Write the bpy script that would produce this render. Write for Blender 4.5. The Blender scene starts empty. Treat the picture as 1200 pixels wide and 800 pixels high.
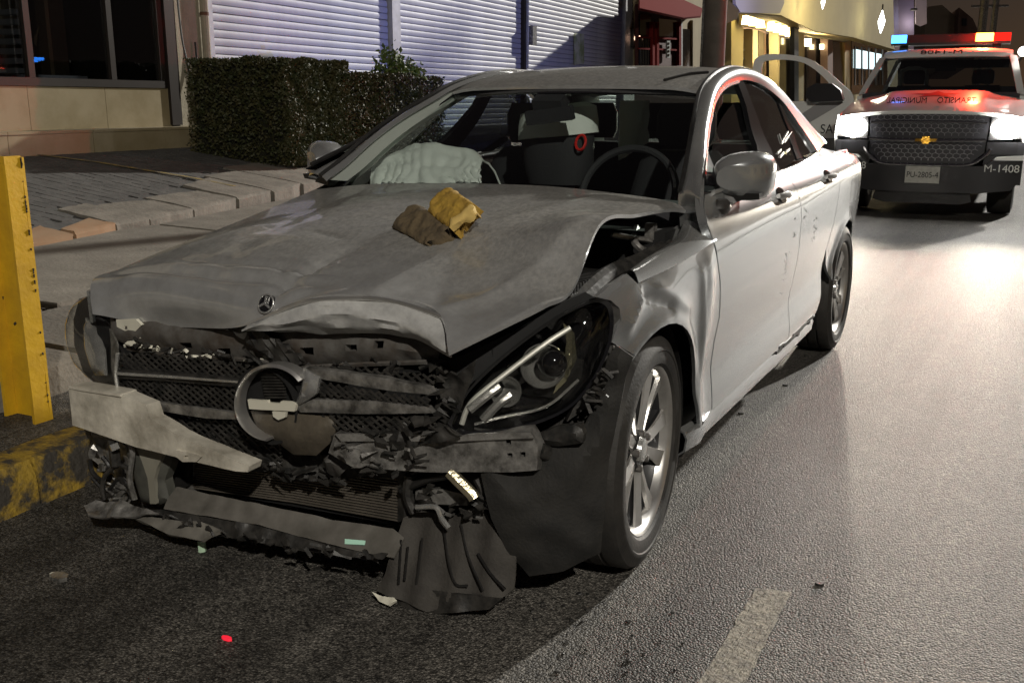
import bpy, math, random
import numpy as np
from mathutils import Vector, Matrix, noise
from mathutils.geometry import delaunay_2d_cdt
random.seed(7)
SC = bpy.context.scene
COL = SC.collection
# ------------------------------------------------------------------ camera
CAM_POS = Vector((1.7461, -2.4645, 1.2691)); YAW, PITCH, ROLL, FOC = -.4865, .2371, .0012, 1155.6
def cam_axes():
    f = Vector((math.sin(YAW)*math.cos(PITCH), math.cos(YAW)*math.cos(PITCH), -math.sin(PITCH)))
    r = Vector((math.cos(YAW), -math.sin(YAW), 0)); u = r.cross(f)
    c, s = math.cos(ROLL), math.sin(ROLL)
    return c*r+s*u, -s*r+c*u, f
CR, CU, CF = cam_axes()
cd = bpy.data.cameras.new('camera'); cam = bpy.data.objects.new('camera', cd); COL.objects.link(cam)
mt = Matrix((CR, CU, -CF)).transposed().to_4x4(); mt.translation = CAM_POS
cam.matrix_world = mt
cd.sensor_width = 36; cd.lens = FOC/1200*36; cd.clip_start = .05; cd.clip_end = 600
SC.camera = cam
# ------------------------------------------------------------------ night sky, lamp glow from the street (sun), exposure
w = bpy.data.worlds.new('World'); SC.world = w; w.use_nodes = True
wn = w.node_tree.nodes; bg = wn['Background']
sky = wn.new('ShaderNodeTexSky'); sky.sky_type = 'NISHITA'; sky.sun_disc = False
sky.sun_elevation = math.radians(4); sky.sun_rotation = math.radians(10)
wmix = wn.new('ShaderNodeMix'); wmix.data_type = 'RGBA'; wmix.inputs[0].default_value = .975
w.node_tree.links.new(sky.outputs[0], wmix.inputs[6]); wmix.inputs[7].default_value = (.46, .36, .38, 1)
w.node_tree.links.new(wmix.outputs[2], bg.inputs[0]); bg.inputs[1].default_value = .017
SUN_DIR = Vector((.24, .93, .37)).normalized()      # towards the lamp
sl = bpy.data.lights.new('sun', 'SUN'); sl.energy = 1.6; sl.angle = math.radians(1.5); sl.color = (1, .96, .88)
so = bpy.data.objects.new('sun', sl); COL.objects.link(so); so.rotation_euler = SUN_DIR.to_track_quat('Z', 'Y').to_euler()
SC.view_settings.view_transform = 'Standard'; SC.view_settings.look = 'None'; SC.view_settings.gamma = 1
SC.view_settings.exposure = 1.32
SC.render.resolution_x = 1024; SC.render.resolution_y = 682
# the street lamp behind the photographer that lights the wreck from the front (its post is built further down)
LAMP_POS = Vector((6.6, -7.5, 7.2))
ll = bpy.data.lights.new('street_lamp_light', 'SPOT'); ll.energy = 1450; ll.color = (1, .94, .84); ll.spot_size = math.radians(150); ll.spot_blend = .5; ll.shadow_soft_size = .10
lobj = bpy.data.objects.new('street_lamp_light', ll); COL.objects.link(lobj); lobj.location = LAMP_POS-Vector((0, 0, .12)); lobj.rotation_euler = (math.radians(42), 0, math.radians(40))
# ------------------------------------------------------------------ helpers
def ray(px, py): return (CR*((px-600)/FOC) - CU*((py-400)/FOC) + CF)
def hit(px, py, p0, n):
    d = ray(px, py); n = Vector(n); return CAM_POS + d*((Vector(p0)-CAM_POS).dot(n)/d.dot(n))
def gx(px, py, x): return hit(px, py, (x, 0, 0), (1, 0, 0))
def gy(px, py, y): return hit(px, py, (0, y, 0), (0, 1, 0))
def gz(px, py, z): return hit(px, py, (0, 0, z), (0, 0, 1))
def gs(px, py, fn, s=1):
    d = ray(px, py); t = (.9-CAM_POS.x)/d.x
    for i in range(60):
        q = CAM_POS+d*t; t += (fn(q.y, q.z)-q.x)/d.x*.6
    return CAM_POS+d*t
RANG = .053; RC, RS = math.cos(RANG), math.sin(RANG)
def rf(u, v, z=0): return Vector((u*RC-v*RS, u*RS+v*RC, z))       # road frame (u across, v along) -> world
def ir(p): return Vector((p[0]*RC+p[1]*RS, -p[0]*RS+p[1]*RC, p[2]))
def interp(tab, x):
    return float(np.interp(x, [a[0] for a in tab], [a[1] for a in tab]))
def sm(tab):
    xs = np.array([a[0] for a in tab], float); ys = np.array([a[1] for a in tab], float)
    m = np.gradient(ys, xs)
    def f(x):
        if x <= xs[0]: return float(ys[0])
        if x >= xs[-1]: return float(ys[-1])
        i = int(np.searchsorted(xs, x)-1); i = max(0, min(i, len(xs)-2)); h = xs[i+1]-xs[i]; t = (x-xs[i])/h
        return float((2*t**3-3*t*t+1)*ys[i]+(t**3-2*t*t+t)*h*m[i]+(-2*t**3+3*t*t)*ys[i+1]+(t**3-t*t)*h*m[i+1])
    return f
def cr(pts, n=6, closed=False):
    P = [np.array(p, float) for p in pts]; N = len(P); out = []
    for i in range(N if closed else N-1):
        p1, p2 = P[i], P[(i+1) % N]
        p0 = P[i-1] if (closed or i > 0) else 2*p1-p2
        p3 = P[(i+2) % N] if (closed or i+2 < N) else 2*p2-p1
        for k in range(n):
            t = k/n
            out.append(.5*(2*p1+(p2-p0)*t+(2*p0-5*p1+4*p2-p3)*t*t+(3*p1-p0-3*p2+p3)*t**3))
    if not closed: out.append(P[-1])
    return [Vector(o) for o in out]
def nz(x, y, z=0, s=1.): return noise.noise(Vector((x*s, y*s, z*s)))
class MB:
    def __init__(s): s.v = []; s.f = []
    def add(s, vs, fs):
        b = len(s.v); s.v += [Vector(v) for v in vs]; s.f += [tuple(i+b for i in f) for f in fs]; return s
    def box(s, c, d, rot=None, taper=1.):
        vs = []
        for k in (-1, 1):
            for (i, j) in ((-1, -1), (1, -1), (1, 1), (-1, 1)):
                q = Vector((i*d[0]/2, j*d[1]/2, k*d[2]/2))
                if k > 0: q.x *= taper; q.y *= taper
                if rot: q = rot @ q
                vs.append(q+Vector(c))
        return s.add(vs, [(3, 2, 1, 0), (4, 5, 6, 7), (0, 1, 5, 4), (1, 2, 6, 5), (2, 3, 7, 6), (3, 0, 4, 7)])
    def bbox(s, a, b): return s.box([(a[i]+b[i])/2 for i in range(3)], [abs(b[i]-a[i]) for i in range(3)])
    def hexa(s, p): return s.add(p, [(3, 2, 1, 0), (4, 5, 6, 7), (0, 1, 5, 4), (1, 2, 6, 5), (2, 3, 7, 6), (3, 0, 4, 7)])
    def bar(s, a, b, w, h, up=(0, 0, 1)):
        a, b = Vector(a), Vector(b); d = (b-a).normalized(); u = Vector(up); x = d.cross(u)
        if x.length < 1e-4: x = d.cross(Vector((1, 0, 0)))
        x.normalize(); u = x.cross(d)
        o = [(-1, -1), (1, -1), (1, 1), (-1, 1)]
        return s.hexa([a+x*i*w/2+u*j*h/2 for i, j in o]+[b+x*i*w/2+u*j*h/2 for i, j in o][:4]) if False else \
            s.add([a+x*i*w/2+u*j*h/2 for i, j in o]+[b+x*i*w/2+u*j*h/2 for i, j in o],
                  [(0, 1, 2, 3), (7, 6, 5, 4), (4, 5, 1, 0), (5, 6, 2, 1), (6, 7, 3, 2), (7, 4, 0, 3)])
    def tube(s, pts, r, n=8, caps=True):
        P = [Vector(p) for p in pts]; rr = r if isinstance(r, (list, tuple)) else [r]*len(P)
        rings = []; u = None
        for i, p in enumerate(P):
            d = (P[min(i+1, len(P)-1)]-P[max(i-1, 0)]).normalized()
            if u is None: u = d.orthogonal().normalized()
            u = (u-d*u.dot(d)).normalized(); w_ = d.cross(u)
            rings.append([p+(u*math.cos(2*math.pi*k/n)+w_*math.sin(2*math.pi*k/n))*rr[i] for k in range(n)])
        return s.loft(rings, True, caps)
    def loft(s, rings, closed=True, caps=False):
        n = len(rings[0]); vs = [q for r_ in rings for q in r_]; fs = []
        for i in range(len(rings)-1):
            for k in range(n if closed else n-1):
                a, b = i*n+k, i*n+(k+1) % n
                fs.append((a, b, b+n, a+n))
        if caps: fs += [tuple(range(n))[::-1], tuple(range((len(rings)-1)*n, len(rings)*n))]
        return s.add(vs, fs)
    def grid(s, g, thick=0., dirv=None):
        """open grid g[i][j]; with thick gives back face and rim"""
        R, C_ = len(g), len(g[0]); fs = [(i*C_+j, i*C_+j+1, (i+1)*C_+j+1, (i+1)*C_+j) for i in range(R-1) for j in range(C_-1)]
        vs = [q for r_ in g for q in r_]
        if not thick: return s.add(vs, fs)
        N = len(vs); bk = []
        for i in range(R):
            for j in range(C_):
                if dirv: nrm = Vector(dirv)
                else:
                    a = g[min(i+1, R-1)][j]-g[max(i-1, 0)][j]; b = g[i][min(j+1, C_-1)]-g[i][max(j-1, 0)]
                    nrm = b.cross(a).normalized()
                bk.append(g[i][j]-nrm*thick)
        fs2 = [tuple(q+N for q in f[::-1]) for f in fs]
        per = [j for j in range(C_)]+[i*C_+C_-1 for i in range(1, R)]+[(R-1)*C_+j for j in range(C_-2, -1, -1)]+[i*C_ for i in range(R-2, 0, -1)]
        rim = [(per[(k+1) % len(per)], per[k], per[k]+N, per[(k+1) % len(per)]+N) for k in range(len(per))]
        return s.add(vs+bk, fs+fs2+rim)
    def lathe(s, prof, n=48, c=(0, 0, 0), axis='x', close=False):
        rings = []
        for k in range(n):
            a = 2*math.pi*k/n; ring = []
            for (x, r) in prof:
                q = (x, r*math.cos(a), r*math.sin(a)) if axis == 'x' else (r*math.cos(a), r*math.sin(a), x) if axis == 'z' else (r*math.cos(a), x, r*math.sin(a))
                ring.append(Vector(q)+Vector(c))
            rings.append(ring)
        m = len(prof); vs = [q for r_ in rings for q in r_]; fs = []
        for i in range(n):
            for k in range(m if close else m-1):
                a, b = i*m+k, i*m+(k+1) % m; c2, d2 = ((i+1) % n)*m+(k+1) % m, ((i+1) % n)*m+k
                fs.append((a, b, c2, d2))
        return s.add(vs, fs)
    def ell(s, c, r, n=12, m=8, jit=0, seed=0):
        rings = []
        for i in range(1, m):
            t = math.pi*i/m
            rings.append([Vector(c)+Vector((r[0]*math.sin(t)*math.cos(2*math.pi*k/n), r[1]*math.sin(t)*math.sin(2*math.pi*k/n), r[2]*math.cos(t)))*(1+jit*nz(i*1.3, k*1.1, seed)) for k in range(n)])
        return s.loft(rings, True, True)
    def disp(s, amp, sc, seed=0):
        for q in s.v:
            o = Vector((seed, seed*2, 0)); n_ = noise.noise_vector((q+o)*sc); q += n_*amp
        return s
    def build(s, name, mat, parent=None, ang=35, label=None, kind=None, flat=False):
        me = bpy.data.meshes.new(name); off = WL.get(parent, Vector((0, 0, 0)))
        me.from_pydata([tuple(q-off) for q in s.v], [], s.f); me.update()
        import bmesh
        bm = bmesh.new(); bm.from_mesh(me); bmesh.ops.recalc_face_normals(bm, faces=bm.faces) if s.fix else None; bm.to_mesh(me); bm.free()
        if not flat:
            me.shade_smooth(); me.set_sharp_from_angle(angle=math.radians(ang))
        return mk(name, me, mat, parent, label, kind)
    fix = True
WL = {}
def mk(name, me, mat, parent=None, label=None, kind=None):
    o = bpy.data.objects.new(name, me); COL.objects.link(o)
    if mat: (me.materials.append(mat) if not me.materials else None)
    if parent: o.parent = parent; WL[o] = WL.get(parent, Vector((0, 0, 0)))
    if label: o['label'] = label
    if kind: o['kind'] = kind
    return o
def thing(name, label, cat, loc=(0, 0, 0), rz=0, group=None, local=False):
    o = bpy.data.objects.new(name, None); COL.objects.link(o); o.location = loc; o.rotation_euler = (0, 0, rz)
    o.empty_display_size = .2; WL[o] = Vector((0, 0, 0)) if local else Vector(loc); return tag(o, label, cat, group)
def tag(o, label, cat, group=None, kind=None):
    o['label'] = label
    if cat: o['category'] = cat
    if group: o['group'] = group
    return o
def inpoly(pts, poly):
    pts = np.asarray(pts, float); poly = np.asarray(poly, float); x, y = pts[:, 0], pts[:, 1]; ins = np.zeros(len(pts), bool)
    j = len(poly)-1
    for i in range(len(poly)):
        xi, yi = poly[i]; xj, yj = poly[j]
        with np.errstate(divide='ignore', invalid='ignore'):
            c = ((yi > y) != (yj > y)) & (x < (xj-xi)*(y-yi)/(yj-yi+1e-12)+xi)
        ins ^= c; j = i
    return ins
def bdist(pts, poly):
    pts = np.asarray(pts, float); poly = np.asarray(poly, float); best = np.full(len(pts), 1e9)
    for i in range(len(poly)):
        a = poly[i-1]; b = poly[i]; ab = b-a; L = ab@ab+1e-12
        t = np.clip(((pts-a)@ab)/L, 0, 1); best = np.minimum(best, np.linalg.norm(pts-(a+t[:, None]*ab), axis=1))
    return best
def dens(poly, sp):
    out = []
    for i in range(len(poly)):
        a = np.array(poly[i], float); b = np.array(poly[(i+1) % len(poly)], float); n = max(1, int(round(np.linalg.norm(b-a)/sp)))
        out += [a+(b-a)*k/n for k in range(n)]
    return np.array(out)
def panel(poly, fn, sp=.03, thick=.006, holes=(), mb=None):
    """curved plate: poly in 2D parameters, fn(a,b,dist_to_edge)->point"""
    mb = mb or MB(); B = dens(poly, sp); loops = [B]+[dens(h, sp) for h in holes]
    lo, hi = B.min(0), B.max(0)
    gx_, gy_ = np.meshgrid(np.arange(lo[0]+sp*.37, hi[0], sp), np.arange(lo[1]+sp*.41, hi[1], sp))
    G = np.c_[gx_.ravel(), gy_.ravel()]
    if len(G):
        k = inpoly(G, B) & (bdist(G, B) > sp*.45)
        for h in loops[1:]: k &= ~inpoly(G, h) & (bdist(G, h) > sp*.45)
        G = G[k]
    V = [Vector(q) for L in loops for q in L]; E = []; o = 0
    for L in loops:
        E += [(o+i, o+(i+1) % len(L)) for i in range(len(L))]; o += len(L)
    V += [Vector(q) for q in G]
    v2, e2, f2, *_ = delaunay_2d_cdt(V, E, [], 0, 1e-6)
    v2 = np.array([tuple(q) for q in v2]); f2 = np.array([f for f in f2 if len(f) == 3])
    cen = v2[f2].mean(1); k = inpoly(cen, B)
    for h in loops[1:]: k &= ~inpoly(cen, h)
    f2 = f2[k]
    dist = bdist(v2, B); h = sp*.3
    P = [Vector(fn(a, b, d)) for (a, b), d in zip(v2, dist)]
    N = []
    for (a, b), d in zip(v2, dist):
        n_ = (Vector(fn(a+h, b, d))-Vector(fn(a-h, b, d))).cross(Vector(fn(a, b+h, d))-Vector(fn(a, b-h, d))).normalized(); N.append(n_)
    n0 = len(P); fs = [tuple(int(i) for i in f) for f in f2]
    cnt = {}
    for f in fs:
        for i in range(3):
            e = (f[i], f[(i+1) % 3]); cnt[e] = cnt.get(e, 0)+1
    rim = [e for e in cnt if (e[1], e[0]) not in cnt]
    back = [p-n_*thick for p, n_ in zip(P, N)]
    out = fs+[tuple(i+n0 for i in f[::-1]) for f in fs]+[(e[1], e[0], e[0]+n0, e[1]+n0) for e in rim]
    mb.add(P+back, out); mb.fix = False
    return mb
def plate(pxpoly, p0, n, sp=.02, thick=.004, bulge=0., bw=.05, crump=0., cs=8., seed=0, holes=(), smooth=0, mb=None, wave=None):
    """photo outline unprojected on the plane (p0,n) that carries the piece, then bulged / crumpled, with thickness"""
    p0 = Vector(p0); n = Vector(n).normalized(); e1 = Vector((0, 0, 1)).cross(n)
    if e1.length < .01: e1 = Vector((1, 0, 0))
    e1.normalize(); e2 = n.cross(e1)
    def to2(q): h_ = hit(q[0], q[1], p0, n)-p0; return (h_.dot(e1), h_.dot(e2))
    if smooth: pxpoly = [tuple(q) for q in cr(pxpoly, smooth, True)]
    poly = [to2(q) for q in pxpoly]; hs = [[to2(q) for q in h] for h in holes]
    def fn(a, b, d):
        o = 0.
        if bulge: t = min(1, d/bw); o += bulge*(1-(1-t)**2)
        if crump: o += crump*(noise.noise(Vector((a*cs+seed*3.1, b*cs, seed)))+.5*noise.noise(Vector((a*cs*2.3, b*cs*2.3, seed+9.))))
        if wave: o += wave(a, b)
        return p0+e1*a+e2*b+n*o
    return panel(poly, fn, sp, thick, hs, mb)
# ------------------------------------------------------------------ materials
def newmat(name):
    m = bpy.data.materials.new(name); m.use_nodes = True; return m, m.node_tree.nodes, m.node_tree.links, m.node_tree.nodes['Principled BSDF']
def mat(name, col, rough=.5, metal=0., col2=None, nscale=8., nmix=.5, bump=0., bscale=60., coat=0., spec=.5, emit=None, es=0., trans=0., ior=1.45, alpha=1., dust=0., dustcol=(.17, .155, .13), contrast=.18, dustvar=False):
    m, N, L, b = newmat(name)
    b.inputs['Base Color'].default_value = (*col, 1); b.inputs['Roughness'].default_value = rough; b.inputs['Metallic'].default_value = metal
    b.inputs['Coat Weight'].default_value = coat; b.inputs['Specular IOR Level'].default_value = spec; b.inputs['IOR'].default_value = ior
    b.inputs['Coat Roughness'].default_value = .06
    b.inputs['Transmission Weight'].default_value = trans; b.inputs['Alpha'].default_value = alpha
    if emit: b.inputs['Emission Color'].default_value = (*emit, 1); b.inputs['Emission Strength'].default_value = es
    tc = N.new('ShaderNodeTexCoord')
    src = None
    if col2 is not None:
        t = N.new('ShaderNodeTexNoise'); t.inputs['Scale'].default_value = nscale; t.inputs['Detail'].default_value = 7; t.inputs['Roughness'].default_value = .65
        L.new(tc.outputs['Object'], t.inputs['Vector'])
        r = N.new('ShaderNodeMapRange'); r.inputs[1].default_value = .5-contrast; r.inputs[2].default_value = .5+contrast; r.inputs[3].default_value = 0; r.inputs[4].default_value = 1
        L.new(t.outputs[0], r.inputs[0])
        mx = N.new('ShaderNodeMix'); mx.data_type = 'RGBA'; mx.inputs[6].default_value = (*col, 1); mx.inputs[7].default_value = (*col2, 1)
        L.new(r.outputs[0], mx.inputs[0]); src = mx.outputs[2]; L.new(src, b.inputs['Base Color'])
    if dust:   # settled dust: clings to what faces up
        g = N.new('ShaderNodeNewGeometry'); sx = N.new('ShaderNodeSeparateXYZ'); L.new(g.outputs['Normal'], sx.inputs[0])
        t = N.new('ShaderNodeTexNoise'); t.inputs['Scale'].default_value = 5; t.inputs['Detail'].default_value = 9; t.inputs['Roughness'].default_value = .7; L.new(tc.outputs['Object'], t.inputs['Vector'])
        r1 = N.new('ShaderNodeMapRange'); r1.inputs[1].default_value = .1; r1.inputs[2].default_value = .9; L.new(sx.outputs[2], r1.inputs[0])
        r2 = N.new('ShaderNodeMapRange'); r2.inputs[1].default_value = .3; r2.inputs[2].default_value = .65; r2.inputs[3].default_value = .55; L.new(t.outputs[0], r2.inputs[0])
        mu = N.new('ShaderNodeMath'); mu.operation = 'MULTIPLY'; L.new(r1.outputs[0], mu.inputs[0]); L.new(r2.outputs[0], mu.inputs[1])
        mu2 = N.new('ShaderNodeMath'); mu2.operation = 'MULTIPLY'; mu2.inputs[1].default_value = dust; mu2.use_clamp = True; L.new(mu.outputs[0], mu2.inputs[0])
        d = N.new('ShaderNodeBsdfDiffuse'); d.inputs[0].default_value = (*dustcol, 1)
        if dustvar:   # dust shaken off the buckled leading edge
            so_ = N.new('ShaderNodeSeparateXYZ'); L.new(tc.outputs['Object'], so_.inputs[0]); ry = N.new('ShaderNodeMapRange'); ry.inputs[1].default_value = -1.90; ry.inputs[2].default_value = -1.58; ry.inputs[3].default_value = .12; L.new(so_.outputs[1], ry.inputs[0])
            mu3 = N.new('ShaderNodeMath'); mu3.operation = 'MULTIPLY'; L.new(mu2.outputs[0], mu3.inputs[0]); L.new(ry.outputs[0], mu3.inputs[1]); mu2 = mu3
            tv = N.new('ShaderNodeTexNoise'); tv.inputs['Scale'].default_value = 75; tv.inputs['Detail'].default_value = 8; tv.inputs['Roughness'].default_value = .75
            mp = N.new('ShaderNodeMapping'); mp.inputs['Scale'].default_value = (1, .6, 1); mp.inputs['Rotation'].default_value = (0, 0, .5); L.new(tc.outputs['Object'], mp.inputs['Vector']); L.new(mp.outputs[0], tv.inputs['Vector'])
            dm_ = N.new('ShaderNodeMix'); dm_.data_type = 'RGBA'; dm_.inputs[6].default_value = (dustcol[0]*.6, dustcol[1]*.6, dustcol[2]*.58, 1); dm_.inputs[7].default_value = (dustcol[0]*1.35, dustcol[1]*1.33, dustcol[2]*1.28, 1)
            rv_ = N.new('ShaderNodeMapRange'); rv_.inputs[1].default_value = .38; rv_.inputs[2].default_value = .62; L.new(tv.outputs[0], rv_.inputs[0]); L.new(rv_.outputs[0], dm_.inputs[0]); L.new(dm_.outputs[2], d.inputs[0])
        ms = N.new('ShaderNodeMixShader'); L.new(mu2.outputs[0], ms.inputs[0]); L.new(b.outputs[0], ms.inputs[1]); L.new(d.outputs[0], ms.inputs[2])
        L.new(ms.outputs[0], N['Material Output'].inputs[0])
    if bump:
        t = N.new('ShaderNodeTexNoise'); t.inputs['Scale'].default_value = bscale; t.inputs['Detail'].default_value = 5
        L.new(tc.outputs['Object'], t.inputs['Vector'])
        bp = N.new('ShaderNodeBump'); bp.inputs['Strength'].default_value = 1; bp.inputs['Distance'].default_value = bump
        L.new(t.outputs[0], bp.inputs['Height']); L.new(bp.outputs[0], b.inputs['Normal'])
    return m
def glass(name, tint=(.8, .85, .83), rough=.02, refl=.5):
    """thin sheet: mostly passes light, mirrors at grazing angles"""
    m, N, L, b = newmat(name); N.remove(b)
    t = N.new('ShaderNodeBsdfTransparent'); t.inputs[0].default_value = (*tint, 1)
    g = N.new('ShaderNodeBsdfGlossy'); g.inputs['Roughness'].default_value = rough
    f = N.new('ShaderNodeFresnel'); f.inputs[0].default_value = 1.5
    mu = N.new('ShaderNodeMath'); mu.operation = 'MULTIPLY'; mu.inputs[1].default_value = refl*2; mu.use_clamp = True
    ge = N.new('ShaderNodeNewGeometry'); iv = N.new('ShaderNodeMath'); iv.operation = 'SUBTRACT'; iv.inputs[0].default_value = 1; L.new(ge.outputs['Backfacing'], iv.inputs[1])
    mb_ = N.new('ShaderNodeMath'); mb_.operation = 'MULTIPLY'; L.new(f.outputs[0], mb_.inputs[0]); L.new(iv.outputs[0], mb_.inputs[1])     # inner face of the sheet: no false total reflection
    L.new(mb_.outputs[0], mu.inputs[0]); ms = N.new('ShaderNodeMixShader'); L.new(mu.outputs[0], ms.inputs[0]); L.new(t.outputs[0], ms.inputs[1]); L.new(g.outputs[0], ms.inputs[2])
    L.new(ms.outputs[0], N['Material Output'].inputs[0]); return m
def emis(name, col, s):
    m, N, L, b = newmat(name); b.inputs['Base Color'].default_value = (*col, 1); b.inputs['Emission Color'].default_value = (*col, 1); b.inputs['Emission Strength'].default_value = s; return m
M = {}
M['paint'] = mat('silver paint', (.38, .395, .405), .25, .8, coat=.8, dust=.35, dustcol=(.24, .235, .22))
M['hoodp'] = mat('dusty silver paint', (.46, .465, .465), .28, .5, col2=(.36, .36, .355), nscale=16, coat=.9, dust=.68, dustcol=(.19, .185, .175), bump=.0008, bscale=34, dustvar=True)
M['blk'] = mat('black plastic', (.008, .008, .008), .42, col2=(.02, .019, .018), nscale=14, bump=.001, bscale=90)
M['blkdust'] = mat('dusty black plastic', (.010, .010, .0095), .5, col2=(.042, .039, .035), nscale=24, bump=.002, bscale=55, contrast=.14)
M['liner'] = mat('dark felt liner', (.008, .008, .0075), .8, col2=(.022, .0205, .018), nscale=9, bump=.002, bscale=120)
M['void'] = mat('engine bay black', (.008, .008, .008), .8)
M['gloss'] = mat('gloss black', (.008, .008, .009), .08, coat=1.)
M['chrome'] = mat('scuffed satin chrome', (.66, .66, .64), .25, .75, col2=(.42, .42, .41), nscale=25, bump=.001, bscale=80)
M['alu'] = mat('dirty aluminium', (.36, .35, .33), .36, .55, col2=(.08, .076, .07), nscale=22, bump=.002, bscale=70, contrast=.16)
M['beam'] = mat('cream primer on the beam', (.74, .70, .60), .42, .1, col2=(.30, .275, .225), nscale=7, bump=.0015, bscale=60, contrast=.16)
M['rustp'] = mat('scraped support panel', (.15, .145, .135), .5, .35, col2=(.075, .06, .048), nscale=11, bump=.002, bscale=50, contrast=.15)
M['fins'] = mat('radiator fins', (.20, .175, .145), .45, .4, col2=(.11, .098, .08), nscale=6)
M['liner2'] = mat('brown grey liner', (.028, .025, .022), .8, col2=(.055, .05, .043), nscale=9, bump=.002, bscale=120)
M['tyre'] = mat('tyre rubber', (.014, .0135, .013), .7, col2=(.034, .031, .027), nscale=10, bump=.0012, bscale=120)
M['rim'] = mat('machined alloy', (.68, .67, .65), .28, .85, col2=(.5, .49, .47), nscale=9)
M['rimdark'] = mat('dark rim pockets', (.035, .035, .036), .4, .4)
M['disc'] = mat('brake disc', (.22, .21, .2), .4, .8)
M['glass'] = glass('window glass', (.80, .86, .83), .015, .8)
M['ws'] = glass('windshield glass', (.91, .935, .92), .02, .6)
M['tint'] = glass('tinted side glass', (.32, .33, .33), .03, 1.1)
M['lens'] = glass('headlight lens', (.93, .93, .92), .02, .5)
M['cabin'] = mat('dark upholstery', (.022, .022, .025), .75, bump=.001, bscale=150)
M['trim'] = mat('pale interior trim', (.30, .33, .30), .8)
M['bag'] = mat('airbag fabric', (.66, .69, .66), .85, bump=.002, bscale=40)
M['red'] = mat('red plastic', (.5, .02, .015), .4)
M['rag'] = mat('mustard rag', (.40, .25, .035), .85, col2=(.22, .13, .025), nscale=16, bump=.006, bscale=70)
M['ragd'] = mat('dirty brown rag', (.13, .095, .05), .9, col2=(.06, .045, .028), nscale=20, bump=.006, bscale=70)
M['foil'] = mat('scorched foil', (.75, .68, .48), .3, .9, bump=.004, bscale=60)
M['ped'] = mat('cream bracket', (.62, .6, .5), .5)
# ================================================================== the wrecked sedan
CAR = thing('wrecked_sedan', 'silver sedan with a smashed front end, parked beside the kerb', 'car', (0, 1.4, 0))
W_ = sm([(-.9, .62), (-.6, .76), (-.4, .835), (-.2, .875), (0, .893), (.4, .90), (1.4, .905), (2.2, .905), (2.84, .90), (3.3, .872), (3.6, .82), (3.9, .70)])
ZC = sm([(-.5, .79), (-.14, .822), (.145, .835), (.56, .863), (1.0, .885), (1.6, .90), (2.0, .92), (2.6, .95), (3.3, .95), (3.8, .92)])
ZB = sm([(-.5, .95), (.4, .985), (.7, .99), (1.33, .996), (1.87, 1.008), (2.45, 1.036), (2.9, 1.04), (3.8, 1.03)])
LOWP = sm([(0, .010), (.05, .001), (.12, 0), (.22, .003), (.34, .016), (.44, .026), (.50, .018), (.56, .012), (.62, .022), (.75, .06)])
GH = sm([(.80, .89), (.95, .856), (1.0, .826), (1.07, .768), (1.14, .718), (1.25, .658), (1.3, .633), (1.36, .602), (1.44, .56)])
def gh(y, z): return GH(z)*W_(y)/.903
def side_x(y, z):
    zc = ZC(y); w = W_(y)
    if z <= zc:
        x = w-LOWP(zc-z)
        for cy in (0, 2.84):                       # flared arch lips
            r = math.hypot(y-cy, z-.33); x += .013*math.exp(-((r-.365)/.028)**2)
        if y < .5: x += .012*math.exp(-((y-.40)/.05)**2)*max(0, min(1, (zc-z)/.1))
        return x
    zb = ZB(y)
    if z <= zb:
        t = (z-zc)/(zb-zc); return (w-.010)*(1-t)+gh(y, zb)*t+.010*math.sin(math.pi*t)
    return gh(y, z)
def S(px, py): q = gs(px, py, side_x); return (q.y, q.z)
def mirrored(mb):
    m2 = MB(); m2.v = [Vector((-q.x, q.y, q.z)) for q in mb.v]; m2.f = [f[::-1] for f in mb.f]; m2.fix = mb.fix; return m2
def sidefn(y, z, d): return Vector((side_x(y, z), y, z))
def archpts(cy, r, a0, a1, n=14): return [(cy+r*math.cos(math.radians(a0+(a1-a0)*k/n)), .33+r*math.sin(math.radians(a0+(a1-a0)*k/n))) for k in range(n+1)]
# --- doors
M['scuff'] = mat('grey rub mark', (.13, .13, .13), .6)
FD = [(.545, .305), (.562, .41), (.543, .53), (.556, .61), (.525, .73), (.484, .80), (.480, .841), (.458, .88), (.448, .916), (.462, .945), (.494, .967), (.553, .992), (.70, .992), (1.1, .993), (1.60, .998), (1.628, .9), (1.645, .8), (1.655, .62), (1.625, .45), (1.62, .305)]
RDr = [(1.628, .305), (1.633, .45), (1.663, .62), (1.653, .8), (1.636, .9), (1.608, 1.0), (2.0, 1.012), (2.44, 1.034), (2.50, .93), (2.44, .78), (2.345, .60), (2.29, .45), (2.25, .305)]
front_door = panel(FD, sidefn, .02, .02); rear_door = panel(RDr, sidefn, .02, .02)
dl = front_door.build('front_door', M['paint'], CAR, 40, label='scuffed front door with black rub marks')
dr = rear_door.build('rear_door', M['paint'], CAR, 40)
FD2 = FD[:5]+[(.51, .80), (.62, .865), (.74, .915), (.90, .965), (1.0, .992), (1.1, .993)]+FD[FD.index((1.1, .993))+1:]
mirrored(panel(FD2, sidefn, .03, .02)).build('front_door', M['paint'], CAR, 40); mirrored(rear_door).build('rear_door', M['paint'], CAR, 40)
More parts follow.
